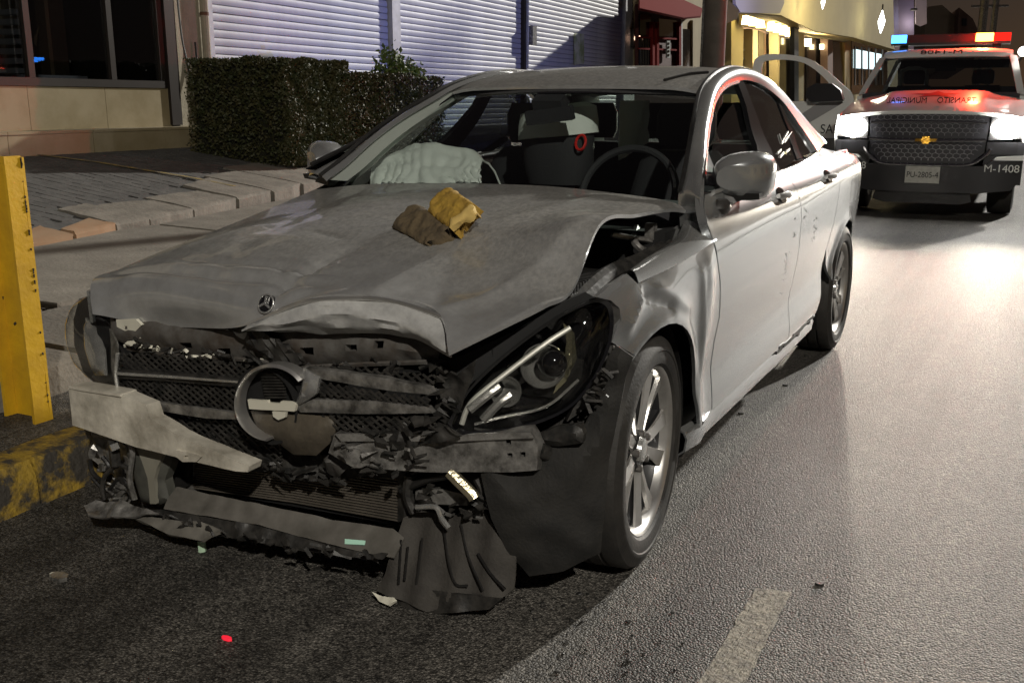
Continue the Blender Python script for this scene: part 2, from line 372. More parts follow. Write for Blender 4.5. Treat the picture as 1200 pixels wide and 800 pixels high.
def handle(par, y, z):
    nn = Vector((.06, 0, -(side_x(y, z+.03)-side_x(y, z-.03)))).normalized()
    c = Vector((side_x(y, z), y, z)); ey = Vector((0, 1, 0)); ez = nn.cross(ey)
    el = [(y+.052*math.cos(2*math.pi*k/24), z-.002+.030*math.sin(2*math.pi*k/24)) for k in range(24)]
    panel(el, lambda a, b, d: Vector((side_x(a, b)+.006, a, b)), .012, .012).build('handle_cup', M['gloss'], par)
    h = MB(); pts = [Vector((side_x(y-.075+.15*k/8, z)+.009+.020*math.sin(math.pi*k/8), y-.075+.15*k/8, z)) for k in range(9)]
    rr = [.009+.004*math.sin(math.pi*k/8) for k in range(9)]; h.tube(pts, rr, 10); h.build('door_handle', M['rim'], par)
_a, _b = S(915, 228), S(970, 206); handle(dl, *_a); handle(dr, *_b)
def scuff(par, y, z, n, seed):
    rnd = random.Random(seed); m = MB()
    for i in range(n):
        yy, zz = y+rnd.uniform(-.03, .03), z+rnd.uniform(-.05, .05); l, w2 = rnd.uniform(.01, .03), rnd.uniform(.002, .005); sl_ = rnd.uniform(-.5, .2)
        q = [(yy-l/2, zz-sl_*l-w2/2), (yy+l/2, zz+sl_*l-w2/2), (yy+l/2, zz+sl_*l+w2/2), (yy-l/2, zz-sl_*l+w2/2)]
        m.add([Vector((side_x(a, b)+.0015, a, b)) for a, b in q], [(0, 1, 2, 3)])
    m.build('rub_mark', M['scuff'], par, kind='stuff')
scuff(dl, 1.45, .66, 9, 1); scuff(dl, 1.44, .57, 3, 2); scuff(dr, 1.95, .74, 10, 3); scuff(dr, 1.72, .80, 6, 4); scuff(dl, 1.52, .80, 5, 5)
# --- fender: side skin below the crease, then the top strip up to the bonnet gap
fo = [S(*q) for q in [(744, 416), (730, 408), (717, 401), (722, 386), (727, 372), (726, 361), (716, 352), (699, 348), (716, 333), (735, 321)]]
fo += [(y, ZC(y)) for y in (-.13, 0, .15, .3, .42)]+[(.462, ZC(.462)), (.474, .80), (.515, .73), (.546, .61), (.533, .53), (.552, .41), (.536, .305), (.31, .297)]
fo += archpts(0, .362, -3, 122)
def seg(y, z, a, b, c, d_):
    k = max(0, min(1, ((y-a)*(c-a)+(z-b)*(d_-b))/((c-a)**2+(d_-b)**2))); return math.hypot(y-a-(c-a)*k, z-b-(d_-b)*k)
def fend(y, z, d):     # sharp buckles over the wheel
    e = min(1, d/.03); return Vector((side_x(y, z)+e*(.020*math.exp(-seg(y, z, -.13, .80, -.20, .73)/.016)-.014*math.exp(-seg(y, z, -.11, .79, .06, .735)/.016)+.010*math.exp(-seg(y, z, -.02, .80, .20, .70)/.03)+.008*math.exp(-seg(y, z, .33, .78, .40, .40)/.022)), y, z))
fender = panel(fo, fend, .016, .012)
crease = [Vector((side_x(y, ZC(y)), y, ZC(y)+.0005)) for y in (-.13, .0, .15, .30, .42, .49)]
edge = [gx(736, 320, .80), gx(757, 304, .79), gx(778, 291, .785), gx(793, 279, .78), gx(801, 265, .775), gx(803, 250, .765)]
cc, ee = cr(crease, 5), cr(edge, 5)
strip = [[c.lerp(e, t)+Vector((0, 0, .018*math.sin(math.pi*t))) for t in [k/6 for k in range(7)]] for c, e in zip(cc, ee)]
for row in strip: row.append(row[-1]+Vector((-.004, 0, -.03))); row.append(row[-1]+Vector((-.03, 0, -.02)))
pb = [Vector((side_x(.50, z), .50, z)) for z in (.87, .91, .95)]+[gs(824, 226, side_x)]
fmb = MB(); fmb.v = list(fender.v); fmb.f = list(fender.f); fmb.grid(strip, .004); fmb.fix = False
fl = fmb.build('fender', M['paint'], CAR, 38, label='buckled front fender with bright crease')
fo2 = [(-.30, .62), (-.42, .60), (-.42, .70), (-.26, .735), (-.04, .775), (.3, .83), (.49, .86), (.515, .73), (.546, .61), (.533, .53), (.552, .41), (.536, .305), (.31, .297)]+archpts(0, .362, -3, 130)
mirrored(panel(fo2, sidefn, .03, .01)).build('fender', M['paint'], CAR, 38)
# --- front pillar foot, pillar, roof rail and rear pillar
outer = [S(838, 290), S(828, 262), S(824, 240), S(824, 226), S(826, 192), S(829, 162), S(833, 141), S(838, 119), S(845, 106), S(855, 98), S(868, 93), S(880, 94), S(892, 99), S(905, 108), S(918, 121), S(932, 141), S(945, 160), S(957, 178)]
outer = [Vector((side_x(y, z), y, z)) for y, z in outer]
inn = [(803, 262, .775), (802, 250, .765), (801, 238, .755), (801, 225, .74), (806, 205, .722), (812, 170, .69), (817, 140, .652), (822, 113, .605), (829, 98, .585), (841, 86, .565), (855, 80, .55), (868, 80, .548), (880, 83, .552), (896, 92, .555), (913, 106, .57), (931, 126, .60), (949, 147, .64), (968, 168, .68)]
inner = [gx(a, b, x) for a, b, x in inn]
oc, ic = cr(outer, 4), cr(inner, 4)
rail = [[o.lerp(i, t)+(Vector((.5, 0, .85))*(.016*math.sin(math.pi*t))) for t in [k/6 for k in range(7)]] for o, i in zip(oc, ic)]
for row in rail: row.insert(0, row[0]+Vector((-.025, 0, -.004))); row.append(row[-1]+Vector((-.012, 0, -.012)))
rmb = MB().grid(rail, .006); rmb.fix = False
rmb.build('body_side_frame', M['paint'], CAR, 45); rl2 = []
for row in rail[11:]:      # the far pillar is seen almost edge on
    k = max(0, min(1, (1.9-row[4].y)/.4)); rl2.append([p+Vector((-.03-.02*max(0, 1-j/7), .02+.09*max(0, 1-j/7), 0))*k for j, p in enumerate(row)])
rm2 = mirrored(MB().grid(rl2, .006)); rm2.fix = False
rm2.build('body_side_frame', M['paint'], CAR, 45)
dm = MB().tube([p+Vector((-.012, 0, .002)) for p in ic[12:]], .009, 6); dm.build('roof_moulding', M['blk'], CAR); mirrored(dm).build('roof_moulding', M['blk'], CAR)
# --- quarter panel, rear end
qo = [(2.448, 1.034), (2.62, 1.055), (2.95, 1.02), (3.3, .99), (3.7, .955), (3.84, .90), (3.86, .65), (3.8, .40), (3.6, .30), (3.25, .27)]+archpts(2.84, .362, -8, 165)+[(2.35, .595), (2.448, .78), (2.508, .93)]
quarter = panel(qo, sidefn, .022, .012)
quarter.build('rear_quarter_panel', M['paint'], CAR, 40); mirrored(quarter).build('rear_quarter_panel', M['paint'], CAR, 40)
rear = MB().grid([[Vector((math.copysign(min(abs(s), 1), s)*W_(3.86)*1.0*abs(s)**.8 if s else 0, 3.86+.10*(1-s*s), z)) for s in [k/6-1 for k in range(13)]] for z in (.3, .45, .6, .8, .95)], .01)
rear.build('rear_bumper', M['paint'], CAR)
trunk = MB().grid([[Vector((x*.74*(1-.1*(y-3.2)), y, 1.012-.05*x*x-.06*max(0, y-3.6))) for x in [k/5-1 for k in range(11)]] for y in (3.22, 3.4, 3.6, 3.8, 3.95)], .012)
trunk.build('boot_lid', M['paint'], CAR)
qtop = MB().grid([[Vector((side_x(y, 1.02 if y < 3 else .985-.03*(y-3)/.8)-.002, y, (1.02 if y < 3 else .985-.03*(y-3)/.8))).lerp(Vector((.70, y, 1.0)), t) for t in (0, .5, 1)] for y in (2.75, 2.95, 3.2, 3.5, 3.8)], .006)
qtop.build('rear_deck_side', M['paint'], CAR); mirrored(qtop).build('rear_deck_side', M['paint'], CAR)
# --- sill
sill = MB().grid([[Vector((side_x(y, .30)-.012+o, y, z)) for (o, z) in ((-.02, .305), (.002, .297), (.012, .275), (.006, .235), (-.03, .205), (-.1, .20))] for y in [.30+k*.1 for k in range(20)]], .006)
sill.build('sill', M['paint'], CAR); mirrored(sill).build('sill', M['paint'], CAR)
rnd = random.Random(3); m = MB()
for i in range(16):
    y = 1.25+rnd.random()*.95; l = rnd.uniform(.03, .16); z = .298+rnd.uniform(-.012, .012)
    m.box((side_x(y, .3)-.006, y, z), (.02, l, rnd.uniform(.006, .018)))
m.build('torn_sill_trim', M['blk'], CAR)
# --- side glass
def gfn(o): return lambda y, z, d: Vector((gh(y, z)-o, y, z))
SP = lambda l: [S(*q) for q in l]
bp = panel(SP([(865, 95), (873, 96), (890, 140), (905, 175), (917, 203), (896, 209), (888, 170), (876, 125)]), gfn(.004), .03, .02)
bp.build('door_pillar_trim', M['gloss'], CAR); mirrored(bp).build('door_pillar_trim', M['gloss'], CAR)
rw = panel(SP([(874, 98), (886, 100), (897, 105), (908, 114), (914, 122), (926, 152), (936, 186), (918, 201), (906, 173), (891, 138)]), gfn(.012), .04, .004)
rw.build('rear_side_window', M['tint'], CAR); mirrored(rw).build('rear_side_window', M['tint'], CAR)
dv = panel(SP([(914, 121), (918, 124), (931, 153), (942, 185), (936, 187), (926, 152)]), gfn(.006), .03, .01)
dv.build('window_divider', M['gloss'], CAR); mirrored(dv).build('window_divider', M['gloss'], CAR)
qw = panel(SP([(919, 125), (930, 141), (943, 160), (955, 178), (943, 184), (932, 153)]), gfn(.012), .03, .004)
qw.build('quarter_window', M['tint'], CAR); mirrored(qw).build('quarter_window', M['tint'], CAR)
fw = panel(SP(cr([(842, 205), (844, 180), (848, 156), (858, 134), (872, 120), (881, 140), (890, 170), (896, 205), (870, 207)], 3, True)), gfn(.03), .04, .004)
fw.build('front_side_window', M['glass'], CAR, label='half lowered front side window')
fw2 = panel(SP([(829, 205), (831, 165), (838, 125), (848, 106), (866, 97), (876, 125), (888, 170), (896, 207)]), gfn(.015), .04, .004)
mirrored(fw2).build('front_side_window', M['glass'], CAR)
fr3 = MB().tube(cr([Vector((gh(y, z)-.006, y, z)) for y, z in SP([(826, 210), (829, 170), (835, 130), (843, 111), (853, 101), (866, 96)])], 5), .010, 6)
fr3.build('window_seal', M['blk'], CAR); mirrored(fr3).build('window_seal', M['blk'], CAR)
bt = MB().tube([Vector((side_x(y, ZB(y))+.003, y, ZB(y)+.004)) for y in [.62+k*.1 for k in range(19)]], .008, 6)
bt.build('belt_trim', M['chrome'], CAR); mirrored(MB().tube([Vector((side_x(y, ZB(y))+.003, y, ZB(y)+.004)) for y in [1.05+k*.1 for k in range(15)]], .008, 6)).build('belt_trim', M['chrome'], CAR)
tri = panel(SP([(829, 208), (831, 178), (843, 205), (846, 218), (828, 216)]), gfn(.004), .03, .006); tri.build('mirror_triangle', M['gloss'], CAR); mirrored(tri).build('mirror_triangle', M['gloss'], CAR)
# white decal marks on the rear window
m = MB()
for (a, b, c, d_) in [(916, 158, 919, 168), (919, 168, 926, 155), (922, 166, 930, 156), (914, 180, 918, 176), (917, 184, 921, 179), (924, 178, 928, 175)]:
    (y0, z0), (y1, z1) = S(a, b), S(c, d_); m.bar(Vector((gh(y0, z0)-.009, y0, z0)), Vector((gh(y1, z1)-.009, y1, z1)), .012, .003, (1, 0, 0))
m.build('window_sticker', mat('white decal', (.6, .6, .58), .5), CAR)
# --- roof, windshield
RZ = sm([(1.26, 1.325), (1.40, 1.37), (1.6, 1.405), (1.85, 1.425), (2.1, 1.428), (2.35, 1.41), (2.6, 1.37), (2.82, 1.31)])
def roofp(x, y): return Vector((x, y, RZ(y)+.008-.026*(x/.56)**2-.03*max(0, abs(x)/.56-.75)**2*8))
roof = MB().grid([[roofp(x*.552, 1.27+.05*x*x+(1.52-.12*x*x)*t) for x in [k/10-1 for k in range(21)]] for t in [k/18 for k in range(19)]], .012)
rf_ = roof.build('roof', M['hoodp'], CAR, 50)
sr = MB().tube([roofp(.40, 1.36)+Vector((0, 0, .003)), roofp(.46, 1.50)+Vector((0, 0, .004)), roofp(.50, 1.6)+Vector((0, 0, .004))], .007, 6); sr.build('roof_strip', M['blk'], rf_)
def wsp(s, t, o=0.):
    q = Vector((s*(.745-.175*t+.02*math.sin(math.pi*t)), .60+.69*t+.13*s*s*(1-.35*t), .945+.385*t**.93-.012*s*s))
    return q+Vector((0, -.5, .85))*o
wsm = MB().grid([[wsp(s/12-1, t/10) for s in range(25)] for t in range(11)], .004); wsm.build('windshield', M['ws'], CAR, 60)
fm = MB().grid([[wsp(s/12-1, t, .003) for s in range(25)] for t in (.935, .97, 1.01)], .006)
for sg in (-1, 1): fm.grid([[wsp(sg*e, t/12, .003) for e in (.93, .965, 1.01)] for t in range(13)], .006)
fm.build('windshield_surround', M['gloss'], CAR)
rg = MB().grid([[Vector((s*(.56+.12*t), 2.72+.10*s*s*-1+.62*t, 1.345-.29*t-.03*s*s)) for s in [k/6-1 for k in range(13)]] for t in [k/6 for k in range(7)]], .004)
rg.build('rear_window', M['glass'], CAR)
rv = MB().box(wsp(-.07, .93, -.03), (.13, .10, .05), Matrix.Rotation(.5, 3, 'X')); rv.box(wsp(-.06, .86, -.07), (.21, .03, .055), Matrix.Rotation(.2, 3, 'X') @ Matrix.Rotation(-.12, 3, 'Y')); rv.build('rear_view_mirror', M['cabin'], CAR)
# --- mirrors on the doors
def door_mirror(sg):
    sec = []
    c = Vector((.872, .80, 1.035))
    for k in range(9):
        t = k/8; y = -.085+.15*t; r = math.sin(math.pi*min(1, (.10+.62*t)))**.55 if t < .7 else 1.0-.12*(t-.7)
        w2, h2 = .090*r, .080*r
        sec.append([c+Vector((w2*math.copysign(abs(math.cos(a))**.75, math.cos(a))+.01*t, y+.03*math.cos(a), h2*math.copysign(abs(math.sin(a))**.7, math.sin(a))-.02*math.cos(a)*0+.012*math.sin(a)*math.cos(a))) for a in [2*math.pi*j/20 for j in range(20)]])
    h = MB().loft(sec, True, True); b = MB(); b.hexa([(.78, .70, .945), (.88, .74, .955), (.88, .84, .955), (.78, .86, .945), (.78, .70, .985), (.86, .74, .985), (.86, .84, .985), (.78, .86, .985)])
    b.hexa([(.79, .73, .955), (.95, .76, .965), (.95, .86, .965), (.79, .86, .955), (.80, .72, .985), (.95, .75, .985), (.95, .86, .985), (.80, .86, .985)])
    g = MB().grid([[c+Vector((x*.08, .066, z*.064)) for x in (-1, 0, 1)] for z in (-1, 0, 1)], .003)
    if sg < 0:
        h, b, g = mirrored(h), mirrored(b), mirrored(g)
        for q in h.v+b.v+g.v: q.x += .008; q.y += .02
    o = h.build('door_mirror', M['paint'], CAR, 50); b.build('mirror_base', M['blk'], o); g.build('mirror_glass', M['glass'], o)
door_mirror(1); door_mirror(-1)
_q = S(847, 243); bulge = MB().ell((side_x(*_q)-.005, _q[0], _q[1]), (.03, .055, .03), 12, 6); bulge.build('mirror_socket', M['blkdust'], CAR)
# --- underbody and wheel housings, engine bay
M_ = MB().bbox((-.76, -.30, .19), (.76, 3.7, .26)); M_.build('underbody_light_block', M['void'], CAR)  # plain black box added to block light through the car
def well(cy, sg):
    rings = []
    for k in range(17):
        a = math.radians(-25+(170 if cy == 0 else 230)*k/16); rings.append([Vector((sg*x, cy+.375*math.cos(a), .33+.375*math.sin(a))) for x in (.55, .70, .845)])
    m = MB().grid(rings, .004); m.grid([[Vector((sg*.55, cy+.38*r*math.cos(math.radians(-25+(170 if cy == 0 else 230)*k/16)), .33+.38*r*math.sin(math.radians(-25+(170 if cy == 0 else 230)*k/16)))) for r in (0, 1)] for k in range(17)], .004); m.build('wheel_housing', M['blk'], CAR)
for cy in (0, 2.84):
    for sg in (-1, 1): well(cy, sg)
bay = MB().bbox((-.54, -.32, .30), (.54, .55, .58)); bay.bbox((-.74, .45, .3), (.74, .62, .88)); bay.build('bay_dark_box', M['void'], CAR)  # black boxes stand in for the darkness of the bay, no engine modelled
ir_ = MB().tube(cr([(.70, -.20, .74), (.71, .05, .80), (.72, .3, .81), (.73, .5, .83)], 5), [.028]*16, 8); ir_.box((.66, .12, .77), (.10, .6, .03)); ir_.build('inner_fender_rail', M['blkdust'], CAR)
rb = MB()
for k in range(14): rb.box((.67, -.16+k*.018, .795+.0008*k), (.07, .008, .02))
rb.build('hose_ribs', M['blk'], CAR)
hs = MB().tube(cr([(.62, .52, .88), (.66, .40, .85), (.70, .42, .82), (.72, .5, .84)], 5), .012, 7); hs.tube([(.60, .36, .875), (.70, .46, .85)], .009, 6); hs.box((.69, .46, .88), (.03, .03, .05)); hs.build('hinge_strut', M['alu'], CAR)
# --- wheels
def wheel(c, sg, steer=0, spin=0):
    c = Vector(c)
    R = Matrix.Rotation(steer, 3, 'Z') @ (Matrix.Identity(3) if sg > 0 else Matrix.Rotation(math.pi, 3, 'Z')) @ Matrix.Rotation(spin, 3, 'X')
    def fin(mb, name, mt_, par, ang=30):
        for q in mb.v: q.xyz = R @ q + c
        return mb.build(name, mt_, par, ang)
    prof = [(-.10, .238), (-.112, .262), (-.113, .29), (-.100, .318), (-.085, .327), (-.062, .3285), (-.060, .322), (-.052, .322), (-.050, .3295), (-.012, .330), (-.010, .323), (-.001, .323), (.001, .330), (.038, .3295), (.040, .322), (.048, .322), (.050, .3285), (.082, .327), (.098, .319), (.104, .305), (.1095, .296), (.1125, .288), (.1125, .283), (.1095, .280), (.1105, .262), (.106, .246), (.098, .239), (.085, .236)]
    t = fin(MB().lathe(prof, 72, close=True), 'tyre', M['tyre'], CAR, 28)
    rp = [(.066, .214), (.085, .222), (.094, .228), (.099, .236), (.095, .241), (.085, .238)]
    rm_ = fin(MB().lathe(rp, 64), 'rim', M['rim'], t, 30)
    rp2 = [(-.09, .235), (-.085, .215), (0, .205), (.05, .207), (.066, .214)]
    fin(MB().lathe(rp2, 64), 'rim_barrel', M['rimdark'], rm_)
    fin(MB().lathe([(-.02, .0), (-.02, .165), (-.005, .168), (-.005, .0)], 40), 'brake_disc', M['disc'], rm_)
    fin(MB().lathe([(-.075, .0), (-.075, .215)], 32), 'wheel_back', M['void'], rm_)
    sp_, dk = MB(), MB()
    for k in range(5):
        for s2 in (-1, 1):
            a = 2*math.pi*k/5; a0, a1 = a+s2*.14, a+s2*.30
            for (mbx, x0, wd0, wd1, th) in ((sp_, .074, .028, .048, .012), (dk, .058, .032, .052, .03)):
                p = lambda r, an, x: Vector((x, r*math.cos(an), r*math.sin(an)))
                rows = []
                for (r, an, wd, xo) in ((.045, a+s2*.28, wd0*.9, -.004), (.10, a+s2*.20, wd0, .0), (.16, a+s2*.235, wd0*1.15, .004), (.224, a+s2*.265, wd1, .010)):
                    da = wd/2/r; skew = s2*da*.25
                    rows.append([p(r, an-da+skew, x0+xo-(0 if s2 > 0 else .006)), p(r, an+da+skew, x0+xo-(0 if s2 < 0 else .006)), p(r, an+da*1.15+skew, x0+xo-th), p(r, an-da*1.15+skew, x0+xo-th)])
                mbx.loft(rows, True, True)
    fin(sp_, 'spokes', M['rim'], rm_, 25); fin(dk, 'spoke_sides', M['rimdark'], rm_, 25)
    fin(MB().lathe([(.03, .062), (.068, .060), (.074, .05), (.070, .036)], 30), 'hub', M['rimdark'], rm_)
    fin(MB().lathe([(.070, .036), (.082, .032), (.085, .02), (.085, .0)], 24), 'centre_cap', M['chrome'], rm_)
    for k in range(5): fin(MB().lathe([(.06, .011), (.082, .011), (.085, .007), (.085, 0)], 8, (0, .052*math.cos(.63+1.2566*k), .052*math.sin(.63+1.2566*k))), 'wheel_bolt', M['disc'], rm_)
    return t
wheel((.775, 0, .33), 1, math.radians(4), math.radians(-90+10)); wheel((-.775, 0, .33), -1, math.radians(4), .3); wheel((.785, 2.84, .33), 1, 0, .5); wheel((-.785, 2.84, .33), -1, 0, 1.)
# --- bonnet: control net through the photographed edges
def XP(a, b, x): return gx(a, b, x)
V = lambda *a: Vector(a)
net = [
 [V(-.79, .66, .925), V(-.55, .69, .952), V(-.25, .685, .968), V(0, .668, .976), V(.25, .65, .978), V(.5, .62, .968), V(.70, .575, .955), V(.775, .56, .93)],
 [XP(330, 242, -.79), V(-.55, .45, .915), V(-.25, .46, .955), V(0, .46, .962), V(.25, .45, .968), V(.5, .44, .965), V(.68, .43, .957), V(.755, .44, .945)],
 [XP(262, 270, -.79), V(-.55, .18, .875), V(-.25, .20, .925), V(0, .22, .935), V(.25, .22, .945), V(.48, .2, .95), V(.64, .19, .953), V(.745, .18, .953)],
 [XP(195, 296, -.79), V(-.55, -.08, .845), V(-.25, -.05, .89), V(0, -.03, .905), V(.25, -.02, .915), V(.48, -.03, .925), V(.63, -.05, .945), V(.738, -.055, .955)],
 [XP(145, 317, -.79), V(-.55, -.24, .82), V(-.25, -.2, .865), V(0, -.2, .87), V(.25, -.18, .87), V(.46, -.18, .855), V(.61, -.2, .84), V(.735, -.222, .808)],
 [XP(113, 329, -.79), V(-.56, -.36, .785), V(-.28, -.36, .81), V(-.02, -.37, .82), V(.22, -.34, .828), V(.43, -.34, .80), V(.58, -.34, .775), V(.715, -.345, .782)],
 [XP(109, 345, -.77), V(-.57, -.44, .735), V(-.30, -.46, .745), V(-.03, -.49, .765), V(.20, -.44, .80), V(.40, -.43, .785), V(.55, -.45, .755), V(.67, -.46, .752)],
 [XP(111, 369, -.74), XP(180, 379, -.53), XP(240, 383, -.31), XP(292, 382, -.09), XP(372, 352, .15), XP(446, 351, .32), XP(512, 369, .49), V(.60, -.605, .708)],
]
tmp = [cr(r, 13) for r in net]
cols = [cr([tmp[i][j] for i in range(len(net))], 13) for j in range(len(tmp[0]))]
hood = [[cols[j][i] for j in range(len(cols))] for i in range(len(cols[0]))]
R_, C2 = len(hood), len(hood[0])
for i in range(R_):
    for j in range(C2):
        q = hood[i][j]; t = i/(R_-1); s = j/(C2-1); e = min(1, min(s, 1-s, 1-t, t)*9)
        def dl_(ax, ay, bx, by):
            vx, vy = bx-ax, by-ay; k = max(0, min(1, ((q.x-ax)*vx+(q.y-ay)*vy)/(vx*vx+vy*vy))); return math.hypot(q.x-ax-vx*k, q.y-ay-vy*k)
        x0_, y0_ = q.x, q.y
        dz = .010*t*t*nz(x0_, y0_, 1, 5)+.003*t*nz(x0_, y0_, 2, 13)
        dz += .022*math.exp(-dl_(.70, -.03, .50, -.46)/.05)                                    # sharp fold from the buckled edge to the lip
        dz -= .020*math.exp(-dl_(-.01, -.47, .05, -.22)/.028)+.010*math.exp(-dl_(-.01, -.45, -.09, -.36)/.02)   # creases running back from the badge
        dz -= .008*math.exp(-dl_(-.17, -.12, -.03, -.16)/.018)
        dz += .010*math.exp(-dl_(-.72, -.34, -.50, .0)/.03)
        dz += .0095*math.sin((y0_+.42)*95+x0_*7+2*nz(x0_, y0_, 4, 4))*math.exp(-((y0_+.41)/.055)**2)*(1 if x0_ < .02 else max(0, 1-x0_*6))
        dz += .006*math.exp(-((x0_-.42-.25*(y0_-.1))/.05)**2)-.005*math.exp(-((x0_+.42+.25*(y0_-.1))/.05)**2)
        q.z += e*dz
hm = MB().grid(hood, .010); hm.fix = False
HOOD = hm.build('bonnet', M['hoodp'], CAR, 40, label='buckled dusty bonnet with its front lip torn open')
M['lipm'] = mat('bared silver lip', (.66, .66, .64), .28, .35, col2=(.42, .42, .41), nscale=18, bump=.002, bscale=40)
# folded front lip: a return face under the leading edge on the driver side
lipT = [XP(292, 381, -.09), XP(330, 364, .03), XP(372, 352, .15), XP(446, 351, .32), XP(512, 369, .49), XP(541, 386, .56)]
lipB = [gy(296, 387, -.50), gy(345, 390, -.49), gy(395, 391, -.47), gy(450, 391, -.47), gy(492, 400, -.49), gy(528, 419, -.58)]
lt, lb = cr(lipT, 6), cr(lipB, 6)
lip = [[a.lerp(b, t)+V(0, -.03*math.sin(math.pi*t)+.012*nz(a.x, t, 3, 9), .006*nz(a.x, t, 1, 14)) for t in [k/8 for k in range(9)]] for a, b in zip(lt, lb)]
MB().grid(lip, .004).build('torn_bonnet_lip', M['lipm'], HOOD, 50)
MB().tube(cr([a+V(0, -.004, .002) for a in lipT], 6), .006, 7).build('lip_edge_highlight', M['rim'], HOOD)  # bright tube laid on the edge to stand for its highlight
from mathutils.bvhtree import BVHTree
bv = BVHTree.FromPolygons([tuple(q) for q in hm.v], [f for f in hm.f])
_h = bv.ray_cast(CAM_POS, ray(312, 356).normalized()); bc = _h[0]; be = MB()
nb = _h[1] if _h[1].dot(CAM_POS-bc) > 0 else -_h[1]; nb = (nb+V(0, -.25, 0)).normalized(); e1 = V(0, 0, 1).cross(nb).normalized(); e2 = nb.cross(e1)
be.loft([[bc+nb*z_+(e1*math.cos(a)+e2*math.sin(a))*r for a in [2*math.pi*k/24 for k in range(24)]] for z_, r in ((-.02, .027), (.001, .027), (.003, .024), (.001, .022))], True, True)
bb = be.build('bonnet_badge', M['gloss'], HOOD)
tb = MB(); tb.tube([bc+nb*.003+(e1*math.cos(a)+e2*math.sin(a))*.025 for a in [2*math.pi*k/24 for k in range(25)]], .0025, 6)
for k in range(3):
    a = math.pi/2+2*math.pi*k/3; tb.bar(bc+nb*.005, bc+nb*.005+(e1*math.cos(a)+e2*math.sin(a))*.02, .006, .004, nb)
tb.build('badge_ring', M['chrome'], bb)
cs_ = MB().tube(cr([gx(346, 299, -.17), gx(372, 301, -.12)+V(0, 0, .004), gx(400, 305, -.06), gx(418, 310, -.03)], 5), .0035, 5)
for q in cs_.v: pass
cs_.build('split_crease', M['void'], HOOD)
# ================================================================== smashed front end
FY = (0, -1, 0)
def fpart(name, px, y, mt_, par=CAR, n=FY, x0=0, z0=.5, ang=32, label=None, **k):
    mb = plate(px, (x0, y, z0), n, **k); return mb.build(name, mt_, par, ang, label=label)
def rectpx(cx, cy, w2, h2): return [(cx-w2, cy-h2), (cx+w2, cy-h2), (cx+w2, cy+h2), (cx-w2, cy+h2)]
sup = fpart('radiator_support', [(128, 368), (200, 378), (290, 380), (440, 384), (485, 394), (508, 402), (517, 411), (513, 420), (495, 423), (400, 427), (345, 429), (300, 423), (240, 419), (190, 414), (150, 405), (132, 392)], -.44, M['rustp'], sp=.014, crump=.012, cs=9, bulge=.02, bw=.05, thick=.02,
            holes=[rectpx(222, 404, 7, 4), rectpx(268, 411, 7, 4.5), rectpx(366, 410, 7, 5), rectpx(416, 406, 7, 4), rectpx(448, 402, 6, 4)], label='scraped grey radiator support with square holes')
def lipbar(px, y, r, name, mt_, par=CAR, n=6):
    pts = cr([gy(a, b, y) for a, b in px], 5); return MB().tube(pts, r, n).build(name, mt_, par)
lipbar([(150, 408), (200, 416), (260, 419), (310, 424), (350, 430), (420, 427), (500, 424)], -.465, .007, 'support_flange', M['rustp'], sup)
fpart('cream_bracket', [(136, 374), (160, 374), (166, 381), (158, 388), (164, 397), (155, 393), (146, 388), (137, 383)], -.46, M['ped'], sp=.012, crump=.006, thick=.01, holes=[rectpx(147, 384, 2, 2)])
fpart('torn_seal_strip', [(262, 383), (302, 385), (330, 402), (358, 424), (345, 430), (330, 428), (300, 408)], -.485, M['blkdust'], sp=.015, crump=.004, thick=.012, wave=lambda a, b: .004*math.sin(a*260+b*200))
# splintered plastic along the support
rnd = random.Random(11)
def shards(name, px, y, mt_, n, size, par=CAR, yj=.02, seed=1, jit=6):
    rnd = random.Random(seed); mb = MB(); P = cr([(a, b, 0) for a, b in px], 8)
    for i in range(n):
        q = P[rnd.randrange(len(P))]; c = gy(q.x+rnd.uniform(-jit, jit), q.y+rnd.uniform(-jit, jit), y+rnd.uniform(-yj, yj))
        l, w2, t = rnd.uniform(.4, 1)*size, rnd.uniform(.15, .4)*size, rnd.uniform(.002, .005)
        R = Matrix.Rotation(rnd.uniform(-.5, .5), 3, 'Y') @ Matrix.Rotation(rnd.uniform(-1.2, 1.2), 3, 'X') @ Matrix.Rotation(rnd.uniform(-.6, .6), 3, 'Z')
        k = rnd.choice([3, 3, 4, 5]); l *= rnd.uniform(.8, 1.7); w2 *= rnd.uniform(.35, .9); ring = [Vector((l/2*math.cos(6.283*j/k)*rnd.uniform(.6, 1.1), 0, w2*math.sin(6.283*j/k)*rnd.uniform(.5, 1.2))) for j in range(k)]
        mb.loft([[c+R @ (v+Vector((0, -t, 0))) for v in ring], [c+R @ (v+Vector((0, t, 0))) for v in ring]], True, True)
    return mb.build(name, mt_, par, 20, kind='stuff')
shards('broken_plastic', [(150, 402), (200, 412), (260, 418), (330, 427)], -.47, M['ped'], 26, .035, seed=2, jit=4)
shards('broken_plastic', [(150, 400), (180, 408), (250, 416), (340, 427), (430, 428), (510, 425)], -.475, M['blkdust'], 60, .05, seed=3, jit=5)
